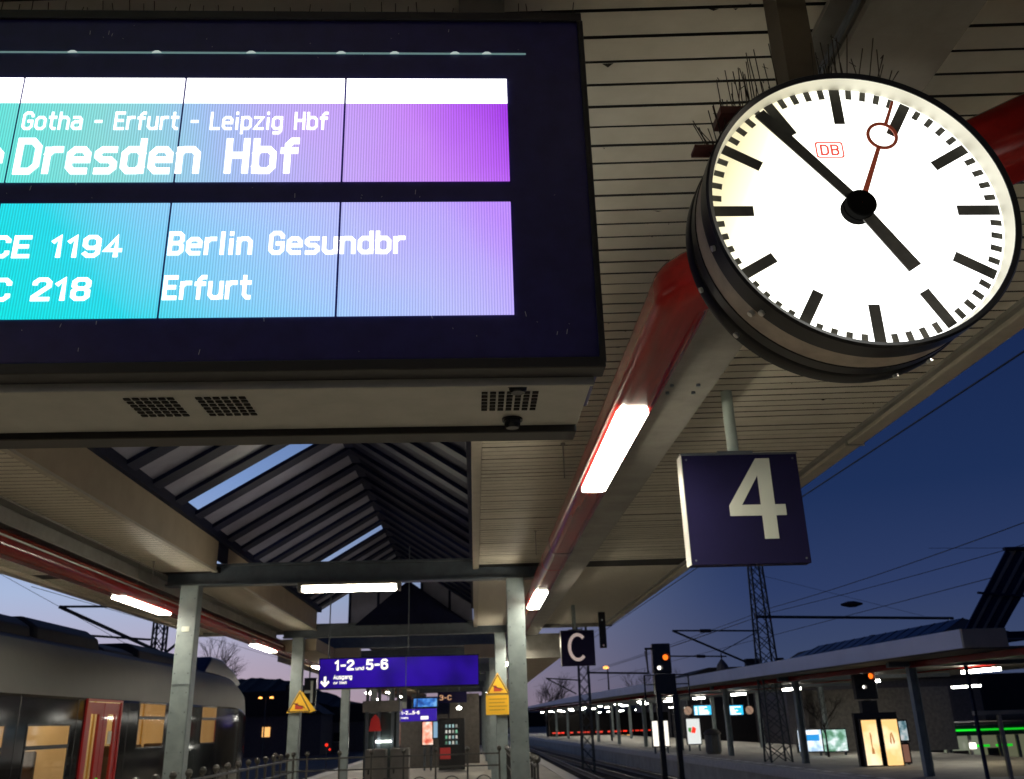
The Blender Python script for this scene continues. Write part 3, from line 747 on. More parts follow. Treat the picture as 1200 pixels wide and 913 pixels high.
# "4": plate coordinates measured in the plane of the sign
def uv(xa, xb, z0, z1, pts): return [(xa+(xb-xa)*u, z0+(z1-z0)*v) for u, v in pts]
SX = (1.392, 2.168, 2.60, 3.325); SY = 5.67
four = [[(.485, .435), (.485, .545), (.70, .955), (.83, .955), (.83, .90), (.60, .545), (.60, .435)]]
four = [
    uv(*SX, [(0.3650, .43), (0.3650, .525), (0.6350, .96), (0.6350, .80), (0.4750, .53), (0.4750, .43)]),
    uv(*SX, [(0.7550, .96), (0.6355, .96), (0.6355, .22), (0.7550, .22)]),
    uv(*SX, [(0.4755, .43), (0.4755, .53), (0.6345, .53), (0.6345, .43)]),
    uv(*SX, [(0.7555, .43), (0.7555, .53), (0.8450, .53), (0.8450, .43)]),
]
hanging_sign('platform_sign', 'square navy platform sign with a large white number four', *SX, SY, .10, four, signwhite_m, (1.76,))
# "C"
CS = (1.66+.0, 2.30, 2.66, 3.30)
CYs = 17.6
def arc(cx, cz, rx, rz, t, a0, a1, n=18):
    o_ = [(cx+rx*math.cos(math.radians(a0+(a1-a0)*i/n)), cz+rz*math.sin(math.radians(a0+(a1-a0)*i/n))) for i in range(n+1)]
    i_ = [(cx+(rx-t)*math.cos(math.radians(a0+(a1-a0)*i/n)), cz+(rz-t)*math.sin(math.radians(a0+(a1-a0)*i/n))) for i in range(n+1)]
    return [[o_[i], o_[i+1], i_[i+1], i_[i]] for i in range(n)]
def arc_one(cx, cz, rx, rz, t, a0, a1, n=22):
    o_ = [(cx+rx*math.cos(math.radians(a0+(a1-a0)*i/n)), cz+rz*math.sin(math.radians(a0+(a1-a0)*i/n))) for i in range(n+1)]
    i_ = [(cx+(rx-t)*math.cos(math.radians(a0+(a1-a0)*i/n)), cz+(rz-t)*math.sin(math.radians(a0+(a1-a0)*i/n))) for i in range(n+1)]
    return o_+i_[::-1]
hanging_sign('section_sign', 'small square navy sign with the letter C hanging below the canopy edge', *CS, CYs, .10, [arc_one(1.975, 3.0, .19, .26, .062, 45, 315)], signc_m, (1.93,))

# slim dark perforated hanger near the canopy edge
hb = thing('hanging_bar', 'slim dark perforated bar hanging from the canopy edge', 'bracket', (2.62, 18.7, 3.1))
b = MB(); b.box(-.07, .07, -.03, .03, -.05, .66); b.build('bar_body', black_m, hb)
for zz in (.0, .5): 
    b = MB(); b.tube([(0, -.034, zz), (0, -.03, zz)], .02, 8); b.build('bolt', silver_m, hb)

# direction sign across the platform
ds = thing('direction_sign', 'long lit blue direction sign reading 1-2 und 5-6 with a down arrow', 'sign', (-1.4, 17, 2.36))
dof = Vector((-1.4, 17, 2.36))
def dpart(mb, nm, m, par=None, **k):
    o = mb.build(nm, m, ds, **k); o.location = -dof; return o
b = MB(); b.box(-2.80, .085, 17.0, 17.18, 2.34, 2.88); dpart(b, 'sign_box', signblue_m)
def grad_blue(n, l, b_):
    g = _n(n, 'ShaderNodeNewGeometry'); s_ = _n(n, 'ShaderNodeSeparateXYZ'); l.new(g.outputs['Position'], s_.inputs[0])
    nz = _n(n, 'ShaderNodeTexNoise'); nz.inputs['Scale'].default_value = 1.2; l.new(g.outputs['Position'], nz.inputs['Vector'])
    r = _ramp(n, [(.35, (.010, .003, .13)), (.6, (.03, .004, .38))]); l.new(nz.outputs['Fac'], r.inputs[0]); l.new(r.outputs[0], b_.inputs['Emission Color'])
blueface = emis('blue backlit face', (0, 0, 1), .85, grad_blue)
blueface.node_tree.nodes['Principled BSDF'].inputs['Base Color'].default_value = (.003, .002, .02, 1); blueface.node_tree.nodes['Principled BSDF'].inputs['Specular IOR Level'].default_value = .08
b = MB(); b.box(-2.78, -1.24, 16.992, 16.998, 2.36, 2.86); dpart(b, 'lit_face', blueface)
b = MB(); b.box(-1.225, .07, 16.992, 16.998, 2.36, 2.86); dpart(b, 'lit_face', blueface)
b = MB(); b.box(-1.24, -1.225, 16.985, 16.998, 2.34, 2.88); dpart(b, 'joint_strip', steel_m)
def dtext(t, xa, xb, z, h, bold=1.3):
    text(t, xa, 16.988, z, signtext_m, ds, h=h, w=xb-xa, bold=bold, off=dof)
dtext('1-2', -2.52, -2.17, 2.66, .18, 1.5); dtext('und', -2.14, -1.99, 2.66, .06); dtext('5-6', -1.95, -1.56, 2.66, .18, 1.5)
dtext('Ausgang', -2.53, -2.20, 2.51, .075); dtext('zur Stadt', -2.53, -2.29, 2.43, .045)
b = MB(); b.prism([(-2.70, 2.56), (-2.66, 2.56), (-2.66, 2.45), (-2.62, 2.49), (-2.60, 2.46), (-2.68, 2.38), (-2.76, 2.46), (-2.74, 2.49), (-2.70, 2.45)], 16.986, 16.990); dpart(b, 'arrow', signtext_m)
b = MB(); b.tube([(-1.2, 17.1, 2.88), (-1.2, 17.1, 4.9)], .011, 8); dpart(b, 'hanger', steel_m)
b = MB(); b.tube([(-2.65, 17.1, 2.88), (-2.65, 17.1, 4.6)], .011, 8); dpart(b, 'hanger', steel_m)

# warning signs on the columns
def warning(label, x, y, z, plate):
    t = thing('warning_sign', label, 'sign', (x, y, z), 'yellow warning signs on the columns')
    s = .27
    b = MB(); b.prism([(-s, 0), (s, 0), (0, s*1.75)], 0, .012); b.build('panel', yellow_m, t)
    for a, c in (((-s+.035, .02), (s-.035, .02)), ((s-.035, .02), (0, s*1.75-.05)), ((0, s*1.75-.05), (-s+.035, .02))):
        b = MB(); b.bar((a[0], -.004, a[1]), (c[0], -.004, c[1]), .006, .022, up=(0, 1, 0)) if False else b.bar((a[0], -.003, a[1]), (c[0], -.003, c[1]), .02, .004, up=(0, 1, 0)); b.build('border', ink_m, t)
    b = MB(); b.prism([(-.09, .07), (.08, .07), (.09, .14), (-.02, .15), (-.03, .2), (-.09, .19)], -.006, -.002); b.build('pictogram', wred_m, t)
    b = MB(); b.bar((-.12, -.007, .19), (.12, -.007, .10), .018, .003, up=(0, 1, 0)); b.build('pictogram', ink_m, t)
    if plate:
        b = MB(); b.box(-s, s, 0, .012, -.42, -.01); b.build('text_plate', yellow_m, t)
        for k_ in range(4):
            b = MB(); b.box(-.2, .2-.05*(k_ % 2), -.004, -.001, -.1-k_*.075, -.085-k_*.075); b.build('text_line', mat('warning print', (.35, .2, .02), .6) if 'warning print' not in MATS else MATS['warning print'], t)
    else:
        b = MB(); b.prism([(s-.05, -.005), (s+.09, .03), (.02, s*1.75+.0)], .02, .03); b.build('side_panel', yellow_m, t)
warning('yellow triangular warning sign on the second left column', -3.86, 21.05, 2.03, False)
warning('yellow triangular warning sign with text plate on the second right column', .52, 21.05, 2.28, True)

# ================================================================== RAILING round the stair well
def railing(name, label, pts, zt):
    t = thing(name, label, 'railing', (pts[0][0], pts[0][1], 0)); off = Vector(t.location)
    def rp(mb, nm, **k):
        o = mb.build(nm, fence_m, t, **k); o.location = -off; return o
    for a, c in zip(pts, pts[1:]):
        A, C_ = Vector((*a, 0)), Vector((*c, 0)); L = (C_-A).length; u = (C_-A)/L
        for zz in (zt, zt-.23, .15):
            b = MB(); b.bar(A+Vector((0, 0, zz)), C_+Vector((0, 0, zz)), .035, .03); rp(b, 'rail')
        n = max(2, int(L/.62))
        for i in range(n+1):
            p = A+u*L*i/n
            b = MB(); b.box(p.x-.018, p.x+.018, p.y-.018, p.y+.018, 0, zt+.03); rp(b, 'bar')
            b = MB(); b.lathe([(.001, .02), (.02, .025), (.016, .045), (.04, .065), (.05, .10), (.036, .135), (.001, .15)], 12, (p.x, p.y, zt), 'Z'); rp(b, 'finial', smooth=True)
            if i < n:
                q = A+u*L*(i+.5)/n
                b = MB(); b.tube([(q.x+u.x*.17*math.cos(w_*PI/8)*(1), q.y+u.y*.17*math.cos(w_*PI/8), .52+.17*math.sin(w_*PI/8)) for w_ in range(17)], .012, 5, cap=False); rp(b, 'scroll')
    return t
railing('railing', 'dark ornamental railing across the stair head below the blue direction sign', [(-4.15, 20.2), (.50, 20.2)], 1.10)
railing('railing', 'dark ornamental railing along the left side beside the train', [(-3.75, 20.1), (-3.75, 9.6)], 1.10)
railing('railing', 'dark ornamental railing with ball finials behind the right column', [(.66, 20.1), (.66, 14.3)], 1.10)
railing('railing', 'dark railing corner with ball finials right of the right column', [(.87, 15.0), (.87, 13.6)], 1.10)

# ================================================================== TRAIN
tr = thing('train', 'regional train with cream roof band, red doors and warm lit windows on the left', 'train', (-7.7, 20, -.8))
tof = Vector(tr.location)
def tp(mb, nm, m, par=None, **k):
    o = mb.build(nm, m, par or tr, **k)
    o.location = (0, 0, 0) if par else -tof
    return o
TXC = -7.65
ring = [(-6.30, -.45), (-6.22, .30), (-6.2, .95), (-6.2, 1.46), (-6.2, 1.55), (-6.2, 1.84), (-6.2, 2.22), (-6.22, 2.26), (-6.28, 2.76), (-6.50, 3.02), (-6.95, 3.18), (-7.65, 3.24)]
ring = ring+[(2*TXC-x, z) for x, z in ring[::-1][1:]]
NR = len(ring)
def sec(y):
    """nose taper from y = 24.6 to 28.2"""
    t = max(0, (y-24.4)/3.8); s = 1-.42*t**2.8; zs = 1-.24*max(0, (y-24.4)/3.8)**2.4
    out = []
    for x, z in ring:
        zz = -.45+(z+.45)*(zs if z > 1.5 else (1-(1-zs)*max(0, z)/3)); out.append((TXC+(x-TXC)*s, y, zz))
    return out
# column stations: window and door openings on the platform side: (y0, y1, kinds)
wins = [(8.6, 9.6), (10.5, 12.85), (13.52, 14.88), (17.85, 19.3), (20.0, 21.05), (21.9, 23.1)]
doors = [(15.45, 16.85)]
ys = sorted({-6., 8., *[v for w_ in wins+doors for v in w_], 24.4, 24.9, 25.4, 25.9, 26.4, 26.9, 27.3, 27.7, 28.0, 28.2})
def inside(y0, y1, L): 
    return any(abs(a-y0) < 1e-6 and abs(b_-y1) < 1e-6 for a, b_ in L) or any(a <= y0+1e-6 and b_ >= y1-1e-6 for a, b_ in L)
secs = [sec(y_) for y_ in ys]
def body_faces(sel):
    m = MB(); m.v = [v for s_ in secs for v in s_]
    for i in range(len(ys)-1):
        for k_ in range(NR-1):
            if sel(i, k_): m.f.append((i*NR+k_, (i+1)*NR+k_, (i+1)*NR+k_+1, i*NR+k_+1))
    return m
def kindof(i, k_):
    kk = k_ if k_ < 11 else NR-2-k_
    near = k_ < 11
    if near and inside(ys[i], ys[i+1], doors) and 1 <= kk <= 5: return 'door'
    if near and inside(ys[i], ys[i+1], wins):
        if ys[i] > 17 and kk in (3, 4, 5): return 'win'
        if ys[i] < 17 and kk in (2, 3, 4): return 'win'
    if kk <= 6: return 'dark'
    if kk <= 8: return 'white'
    return 'roof'
tp(body_faces(lambda i, k_: kindof(i, k_) == 'dark'), 'lower_body', traindark_m, smooth=14)
tp(body_faces(lambda i, k_: kindof(i, k_) == 'white'), 'roof_band', trainwhite_m, smooth=True)
tp(body_faces(lambda i, k_: kindof(i, k_) == 'roof'), 'roof', trainroof_m, smooth=True)
b = MB(); s_ = secs[-1]; b.add(s_, [tuple(range(NR))]); tp(b, 'nose_end', traindark_m)
b = MB(); b.box(-8.95, -6.3, -6, 24.5, .28, .32); tp(b, 'cabin_floor', seat_m)
b = MB(); b.box(-8.3, -8.25, -6, 24.3, .32, 2.45); b.box(-8.3, -6.3, 24.3, 24.34, .32, 2.4); tp(b, 'cabin_wall', cabin_m)
b = MB(); b.box(-8.95, -6.3, -6, 24.5, 2.42, 2.45); tp(b, 'cabin_ceiling', cabin_m)
for yy in (9, 12, 14.2, 16.1, 18.6, 20.6, 22.4):
    b = MB(); b.box(-7.75, -7.55, yy-.5, yy+.5, 2.37, 2.415); tp(b, 'cabin_lamp', cabinlamp_m)
for yy in (11.2, 12.2, 13.7, 14.55, 18.2, 19.0, 20.5, 22.2, 23.0):
    b = MB(); b.box(-6.95, -6.5, yy-.06, yy+.06, .7, 1.5); b.box(-6.95, -6.5, yy-.06, yy+.4, .65, .75); tp(b, 'seat', seat_m, bevel=.03)
for xx, yy in ((-7.2, 13.6), (-7.1, 18.05), (-7.0, 20.4)):
    b = MB(); b.tube([(xx, yy, .32), (xx, yy, 2.4)], .02, 8); tp(b, 'grab_pole', yellow_m)
for ya, yb in wins:
    z0, z1 = (1.46, 2.22) if ya > 17 else (.95, 1.84)
    b = MB(); b.box(-6.215, -6.20, ya, yb, z0, z1); w_ = tp(b, 'window', glass_m)
    b = MB(); zc = 1.97 if ya > 17 else 1.55
    e = .03
    b.box(-6.20, -6.192, ya-e, yb+e, z1, z1+e); b.box(-6.20, -6.192, ya-e, yb+e, z0-e, z0); b.box(-6.20, -6.192, ya-e, ya, z0, z1); b.box(-6.20, -6.192, yb, yb+e, z0, z1)
    b.box(-6.20, -6.192, ya, yb, zc-.025, zc+.03); tp(b, 'frame', black_m, w_).location = (0, 0, 0)
for ya, yb in doors:
    mid = (ya+yb)/2
    for a_, c_ in ((ya, mid-.01), (mid+.01, yb)):
        b = MB(); x0_, x1_ = -6.235, -6.19
        wa, wb = a_+.17, c_-.17
        b.box(x0_, x1_, a_, wa, .2, 2.2); b.box(x0_, x1_, wb, c_, .2, 2.2); b.box(x0_, x1_, wa, wb, 2.02, 2.2); b.box(x0_, x1_, wa, wb, .2, .75)
        d_ = tp(b, 'door', trainred_m)
        b = MB(); b.box(-6.215, -6.205, wa, wb, .75, 2.02); tp(b, 'pane', glass_m, d_).location = (0, 0, 0)
    b = MB(); b.box(-6.20, -6.185, mid+.28, mid+.42, 1.55, 1.75); tp(b, 'notice', signwhite_m)
    b = MB(); b.tube([(-6.185, mid-.02, 1.02), (-6.175, mid-.02, 1.02)], .025, 10); tp(b, 'door_button', green_m)
    b = MB(); b.box(-6.2, -6.17, ya-.06, yb+.06, 2.21, 2.25); b.box(-6.2, -6.17, ya-.06, ya, .2, 2.21); b.box(-6.2, -6.17, yb, yb+.06, .2, 2.21); tp(b, 'door_frame', trainred_m)
for yy in (10.2, 13.2, 15.1, 17.3, 19.65, 21.5, 23.3):
    b = MB(); b.box(-6.206, -6.197, yy, yy+.02, .3, 2.24); tp(b, 'panel_joint', black_m)
b = MB(); b.box(-6.33, -6.22, 23.5, 23.85, .1, 2.0); tp(b, 'red_stripe', trainred_m)
# roof equipment
random.seed(11)
for ya, yb, h_, w_ in ((2, 9, .3, .5), (9.3, 13.0, .42, .45), (13.1, 14.6, .36, .40), (14.8, 17.3, .40, .42), (17.6, 19.2, .22, .5), (19.4, 22.6, .36, .45), (22.7, 24.9, .22, .55)):
    b = MB(); x0_ = -6.75-w_*.2
    b.prism([(x0_, 2.98), (x0_-.05, 3.05+h_*.7), (x0_-.3, 3.10+h_), (-8.3, 3.10+h_), (-8.6, 2.98)], ya, yb); tp(b, 'roof_unit', trainroof_m, bevel=.04)
b = MB(); b.prism([(23.6, 3.1), (24.2, 3.50), (25.2, 3.48), (26.6, 3.24), (27.4, 2.95), (26.4, 2.7), (23.6, 2.8)], -8.6, -6.72, 'YZ'); tp(b, 'nose_cowl', mat('cowl blue grey', (.008, .014, .04), .35), bevel=.05)

# ================================================================== TRACKS
def track(label, xa, xb, ya, yb, dx):
    t = thing('railway_track', label, 'track', (xa, ya, -.95))
    for s_ in (-.72, .72):
        b = MB(); v = Vector((dx, yb-ya, 0)).normalized()
        b.bar((xa+s_, ya, -.72), (xb+s_, yb, -.72), .07, .05); b.bar((xa+s_, ya, -.80), (xb+s_, yb, -.80), .025, .12); b.bar((xa+s_, ya, -.865), (xb+s_, yb, -.865), .13, .02)
        o = b.build('rail', rail_m, t); o.location = -Vector(t.location)
    b = MB(); n = int((yb-ya)/.65)
    for i in range(n):
        f = i/n; x_ = xa+(xb-xa)*f; y_ = ya+(yb-ya)*f; b.box(x_-1.25, x_+1.25, y_-.12, y_+.12, -.97, -.878)
    o = b.build('sleepers', sleeper_m, t); o.location = -Vector(t.location); stuff(o)
track('nearest pair of rails beside the platform on the right', 4.85, 4.4, -5, 150, 0)
track('pair of rails beside the far platform edge', 9.3, 3.6, -5, 150, 0)
track('pair of rails under the standing train', -7.65, -7.65, -5, 150, 0)

# ================================================================== OPPOSITE PLATFORM (slightly turned)
YW = -.045
def ox(x, y): return x+YW*(y-28.4)      # platform frame: x at y = 28.4
def skew_box(mb, x0, x1, y0, y1, z0, z1):
    vs = [(ox(x, y_), y_, z) for z in (z0, z1) for y_ in (y0, y1) for x in (x0, x1)]
    return mb.add(vs, [(0, 2, 3, 1), (4, 5, 7, 6), (0, 1, 5, 4), (2, 6, 7, 3), (0, 4, 6, 2), (1, 3, 7, 5)])
b = MB(); skew_box(b, 10.25, 19.8, 5, 150, -1.5, -.004); struct(b.build('far_platform', concrete_m))
b = MB(); skew_box(b, 10.18, 10.55, 5, 150, -.25, .0); struct(b.build('far_platform_edge', white_line_m))
for i in range(36):
    pass
# dashed tactile blocks along the edge
b = MB()
yy = 14
while yy < 70:
    skew_box(b, 10.72, 10.95, yy, yy+.75, -.002, .006); yy += 1.25
stuff(b.build('tactile_strip', mat('tactile white', (.85, .82, .74), .6, var=.2))); bpy.data.objects['tactile_strip']['label'] = 'pale dashed strip along the edge of the far platform'; bpy.data.objects['tactile_strip']['kind'] = 'structure'

fc = thing('far_canopy', 'long low canopy with pale fascia over the platform across the tracks', 'canopy')
def fpart(fn, nm, m, st=False):
    b = MB(); fn(b); o = b.build(nm, m, fc)
    if st: stuff(o)
    return o
YW2 = -.072
def fx(x, y): return x+YW2*(y-21)       # canopy fascia line
def sk2(mb, x0, x1, y0, y1, z0, z1, z0b=None, z1b=None):
    vs = [(fx(x, y_), y_, z) for z in (z0, z1) for y_ in (y0, y1) for x in (x0, x1)]
    return mb.add(vs, [(0, 2, 3, 1), (4, 5, 7, 6), (0, 1, 5, 4), (2, 6, 7, 3), (0, 4, 6, 2), (1, 3, 7, 5)])
fpart(lambda b: sk2(b, 11.27, 11.35, 21, 72, 3.0, 3.42), 'fascia', facia2_m)
fpart(lambda b: b.add([(fx(11.27, 72), 72, 3.0), (fx(11.27, 72), 72, 3.42), (6.3, 125, 3.42), (6.3, 125, 3.0), (7.2, 125, 3.3), (fx(12, 72), 72, 3.3)], [(0, 1, 2, 3), (1, 5, 4, 2)]), 'fascia', facia2_m)
fpart(lambda b: sk2(b, 11.27, 12.32, 20.92, 21.0, 3.0, 3.42), 'end_fascia', soffit_m)
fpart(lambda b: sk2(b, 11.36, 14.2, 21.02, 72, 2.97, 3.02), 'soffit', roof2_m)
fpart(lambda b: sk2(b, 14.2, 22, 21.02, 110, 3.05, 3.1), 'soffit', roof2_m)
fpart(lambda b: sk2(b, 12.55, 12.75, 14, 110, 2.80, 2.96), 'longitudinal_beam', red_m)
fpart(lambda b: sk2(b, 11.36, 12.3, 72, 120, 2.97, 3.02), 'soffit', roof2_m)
# raised skylight seen above the fascia
fpart(lambda b: b.add([(fx(12.6, 25), 24.5, 3.4), (fx(12.6, 36), 36, 3.4), (fx(13.6, 34), 33.5, 4.0), (fx(13.6, 25), 24.5, 4.0), (fx(15.5, 36), 36, 3.4), (fx(15.5, 25), 24.5, 3.4)], [(0, 1, 2, 3), (2, 1, 4), (3, 2, 4, 5), (0, 3, 5)]), 'skylight', mat('far skylight glass', (.02, .03, .06), .2))
for i in range(14):
    y_ = 24.6+i*.7; b = MB(); b.bar((fx(12.6, y_)-.02, y_, 3.4), (fx(13.6, y_)-.02, y_-.1, 4.005), .05, .02); b.build('skylight_rib', navy_m, fc)
# columns, cross beams
for i in range(11):
    y_ = 25.85+8.55*i
    for j, xo in enumerate((12.15, 16.6)):
        b = MB(); xx = ox(xo, y_); w_ = .11
        b.box(xx-w_, xx+w_, y_-.012, y_+.012, 0, 2.82); b.box(xx-w_, xx-w_+.02, y_-.1, y_+.1, 0, 2.82); b.box(xx+w_-.02, xx+w_, y_-.1, y_+.1, 0, 2.82)
        b.build('column', column_m, fc)
    b = MB(); b.box(ox(11.5, y_), ox(18, y_), y_-.1, y_+.1, 2.83, 2.96); b.build('cross_beam', steel_m, fc)
def far_lens(x, y_, par, L=1.9, z=2.86, m=farlens_m, w=.26):
    b = MB(); dx = YW*L
    b.add([(x+sx_+(dx if ty else 0), y_+ty*L, z+tz) for tz in (-.045, .045) for ty in (0, 1) for sx_ in (-w/2, w/2)], [(0, 2, 3, 1), (4, 5, 7, 6), (0, 1, 5, 4), (2, 6, 7, 3), (0, 4, 6, 2), (1, 3, 7, 5)])
    return b.build('lens', m, par)
l1 = thing('light_row', 'nearer row of strip lamps beneath the canopy across the tracks', 'light')
for i in range(14):
    far_lens(17.0-.047*(30+8.4*i-30), 29.8+8.4*i, l1)
b = MB(); b.add([(17.3, 22, 2.98), (17.1-.047*110, 135, 2.98), (17.1-.047*110, 135, 3.03), (17.3, 22, 3.03), (17.5, 22, 2.98), (17.5, 22, 3.03)], [(0, 1, 2, 3), (0, 3, 5, 4)]); b.build('housing', red_m, l1)
l2 = thing('light_row', 'farther row of strip lamps on the third platform', 'light')
for i, y_ in enumerate((52, 60.5, 69, 77.5, 92, 101, 118, 128, 138, 150, 160, 170)):
    far_lens(28.4-.05*(y_-52), y_, l2, 2.6)

# stair housing roof at the right edge: sloping ribbed glass roof
sr = thing('stair_roof', 'steep dark ribbed roof rising above the far canopy at the right edge', 'roof', (12.5, 22, 3.3))
def srp(mb, nm, m): o = mb.build(nm, m, sr); o.location = -Vector(sr.location); return o
for k_ in range(4):
    off = k_*.27
    b = MB(); b.bar((11.95+off*1.0, 22+.0, 3.4), (13.45+off*1.1, 22, 5.35), .07, .12); srp(b, 'rib', navy_m)
b = MB(); b.add([(11.9, 22.05, 3.4), (12.85, 22.05, 3.4), (14.6, 22.05, 5.4), (13.45, 22.05, 5.4)], [(0, 1, 2, 3)]); srp(b, 'roof_sheet', mat('stair roof sheet', (.30, .27, .25), .6))
b = MB(); b.box(11.9, 15.5, 22, 22.2, 3.28, 3.42); srp(b, 'sill_beam', navy_m)
b = MB(); b.bar((13.35, 21.98, 5.42), (16, 21.98, 5.42), .12, .08); srp(b, 'top_beam', navy_m)
b = MB(); b.bar((12.4, 21.9, 4.35), (14, 21.9, 4.2), .06, .05); srp(b, 'gutter_arm', navy_m)

# displays + small clocks on far platform
def display(label, xa, xb, y_, z0, z1):
    t = thing('train_display', label, 'display', ((xa+xb)/2, y_, z0), 'lit blue train displays on the far platform'); off = Vector(t.location)
    b = MB(); b.box(xa-.06, xb+.06, y_+.005, y_+.2, z0-.06, z1+.06); o = b.build('casing', black_m, t); o.location = -off
    b = MB(); b.box(xa, xb, y_-.003, y_, z0, z1); o = b.build('screen', emis('far display cyan %s' % label[:5], (.02, .45, .8), 1.6), t); o.location = -off
    random.seed(int(xa*100))
    for r in range(5):
        zz = z1-.08-r*(z1-z0)/5.4
        for a_, c_ in ((0.04, .2), (.28, random.uniform(.5, .9))):
            b = MB(); b.box(xa+(xb-xa)*a_, xa+(xb-xa)*c_, y_-.008, y_-.004, zz-.045, zz+.02); o = b.build('text_row', signtext_m, t); o.location = -off
    b = MB(); b.box((xa+xb)/2-.03, (xa+xb)/2+.03, y_+.08, y_+.14, z1+.06, 3.0); o = b.build('hanger', steel_m, t); o.location = -off
display('left hand blue train display across the tracks', 13.95, 15.05, 60, 1.78, 2.33)
display('right hand blue train display across the tracks', 15.95, 17.1, 60, 1.72, 2.28)
def small_clock(label, x, y_, z):
    t = thing('platform_clock', label, 'clock', (x, y_, z), 'small round clocks beside the displays')
    b = MB(); b.lathe([(.001, -.05), (.25, -.05), (.29, -.06), (.30, .05), (.001, .06)], 32); b.build('case', black_m, t, smooth=True)
    b = MB(); b.lathe([(.0005, -.056), (.25, -.056), (.25, -.052)], 32); b.build('dial', emis('dim dial '+label[:5], (.62, .38, .26), .5), t)
    for a in (147, -39):
        b = MB(); b.box(-.015, .015, -.062, -.058, 0, .2); o = b.build('hand', mark_m, t); o.rotation_euler = (0, math.radians(a), 0)
    b = MB(); b.box(-.03, .03, -.02, .02, .28, 2.95-z); b.build('hanger', steel_m, t)
small_clock('left small clock beside the left hand blue display', 13.55, 60, 2.05)
small_clock('right small clock beside the right hand blue display', 17.5, 60, 1.98)

# advertising
def tex_photo(c1, c2, c3, scale):
    def f(n, l, b_):
        t = _n(n, 'ShaderNodeTexCoord'); nz = _n(n, 'ShaderNodeTexNoise'); nz.inputs['Scale'].default_value = scale; nz.inputs['Detail'].default_value = 3
        l.new(t.outputs['Object'], nz.inputs['Vector']); r = _ramp(n, [(.38, c1), (.5, c2), (.62, c3)]); l.new(nz.outputs['Fac'], r.inputs[0]); l.new(r.outputs[0], b_.inputs['Emission Color'])
    return f
def lightbox(name, label, cat, xa, xb, y_, z0, z1, m, legs=True, group=None, art=None):
    t = thing(name, label, cat, ((xa+xb)/2, y_, 0), group); off = Vector(t.location)
    def q(mb, nm, mm): o = mb.build(nm, mm, t); o.location = -off; return o
    b = MB(); b.box(xa-.05, xb+.05, y_+.004, y_+.2, z0-.05, z1+.05); q(b, 'case', black_m)
    b = MB(); b.box(xa, xb, y_-.004, y_, z0, z1); q(b, 'poster', m)
    if legs and z0 > .1:
        for xx in (xa+.08, xb-.08):
            b = MB(); b.box(xx-.04, xx+.04, y_+.06, y_+.14, 0, z0-.052); q(b, 'leg', steel_m)
    if art:
        for nm, poly, mm in art:
            b = MB(); b.prism([(xa+(xb-xa)*u, z0+(z1-z0)*v) for u, v in poly], y_-.008, y_-.005); q(b, nm, mm)
    return t
amber = emis('amber poster', (1, .72, .36), 1.25, tex_photo((1, .60, .22), (1, .76, .40), (1, .85, .58), 1.3))
amberd = emis('amber print', (.75, .30, .08), .7)
lightbox('poster_pillar', 'left amber lit poster panel with a tall slim figure print, across the tracks', 'poster', 12.72, 13.22, 31, .04, 1.42, amber, art=[('print', [(.42, .25), (.62, .25), (.6, .35), (.52, .4), (.55, .65), (.5, .72), (.44, .72), (.46, .4)], amberd)])
lightbox('poster_pillar', 'right amber lit poster panel with a cup shaped print, beside the grey column', 'poster', 13.40, 13.92, 31, .02, 1.42, amber, art=[('print', [(.35, .5), (.45, .45), (.5, .7), (.58, .45), (.68, .52), (.62, .62), (.55, .72), (.42, .68)], amberd)])
b = MB(); b.box(12.6, 14.05, 31.22, 31.4, 0, 1.65); tag(b.build('poster_back_wall', black_m), 'dark wall panel behind the two amber lit posters', 'wall')
lightbox('poster_box', 'narrow white lit poster box directly behind the two signal legs', 'poster', 8.95, 9.75, 48, -.0+.35, 1.53, emis('white poster', (1, .95, .85), 1.3), art=[('mullion', [(.42, 0), (.50, 0), (.52, 1), (.44, 1)], black_m)])
lightbox('poster_box', 'white lit poster with red and green fruit print below the left clock', 'poster', 11.15, 11.85, 50, .35, 1.58, emis('pale poster', (.85, .88, .85), .95), art=[('print', [(.3, .45), (.6, .42), (.7, .62), (.45, .7)], redl_m), ('print', [(.1, .5), (.29, .45), (.35, .65), (.12, .65)], mat('print green', (.05, .3, .06), .5, emit=(.1, .5, .1), es=.5))])
lightbox('showcase', 'pale blue lit billboard with a blue rectangle left of the dark tree', 'billboard', 13.62, 14.62, 40, .18, 1.02, emis('sky poster', (.75, .9, 1), 1.25, tex_photo((.35, .55, .75), (.75, .88, 1), (1, 1, 1), 2.0)), art=[('print', [(.35, .5), (.9, .48), (.9, .78), (.35, .78)], emis('blue print', (.02, .35, .85), 1.0))])
lightbox('showcase', 'lit billboard with a green landscape right of the dark tree', 'billboard', 14.68, 15.68, 40, .16, 1.0, emis('landscape poster', (.6, .8, .7), 1.0, tex_photo((.10, .28, .16), (.35, .6, .5), (.9, 1, 1), 3.0)))
lightbox('showcase', 'small blue white timetable case behind the grey column', 'poster', 14.05, 14.45, 31.5, .75, 1.35, emis('timetable', (.6, .8, .85), .6, tex_photo((.1, .25, .3), (.5, .7, .75), (1, 1, 1), 5)))
lightbox('showcase', 'dull red print case below the small timetable', 'poster', 14.05, 14.40, 31.5, .08, .62, emis('dull red case', (.4, .18, .12), .5))

l3 = thing('light_row', 'lamps of the far row seen as small bright dots near the distant end', 'light')
for i in range(9):
    far_lens(13.2-.05*(60+9*i-60), 62+9*i, l3, 1.6)
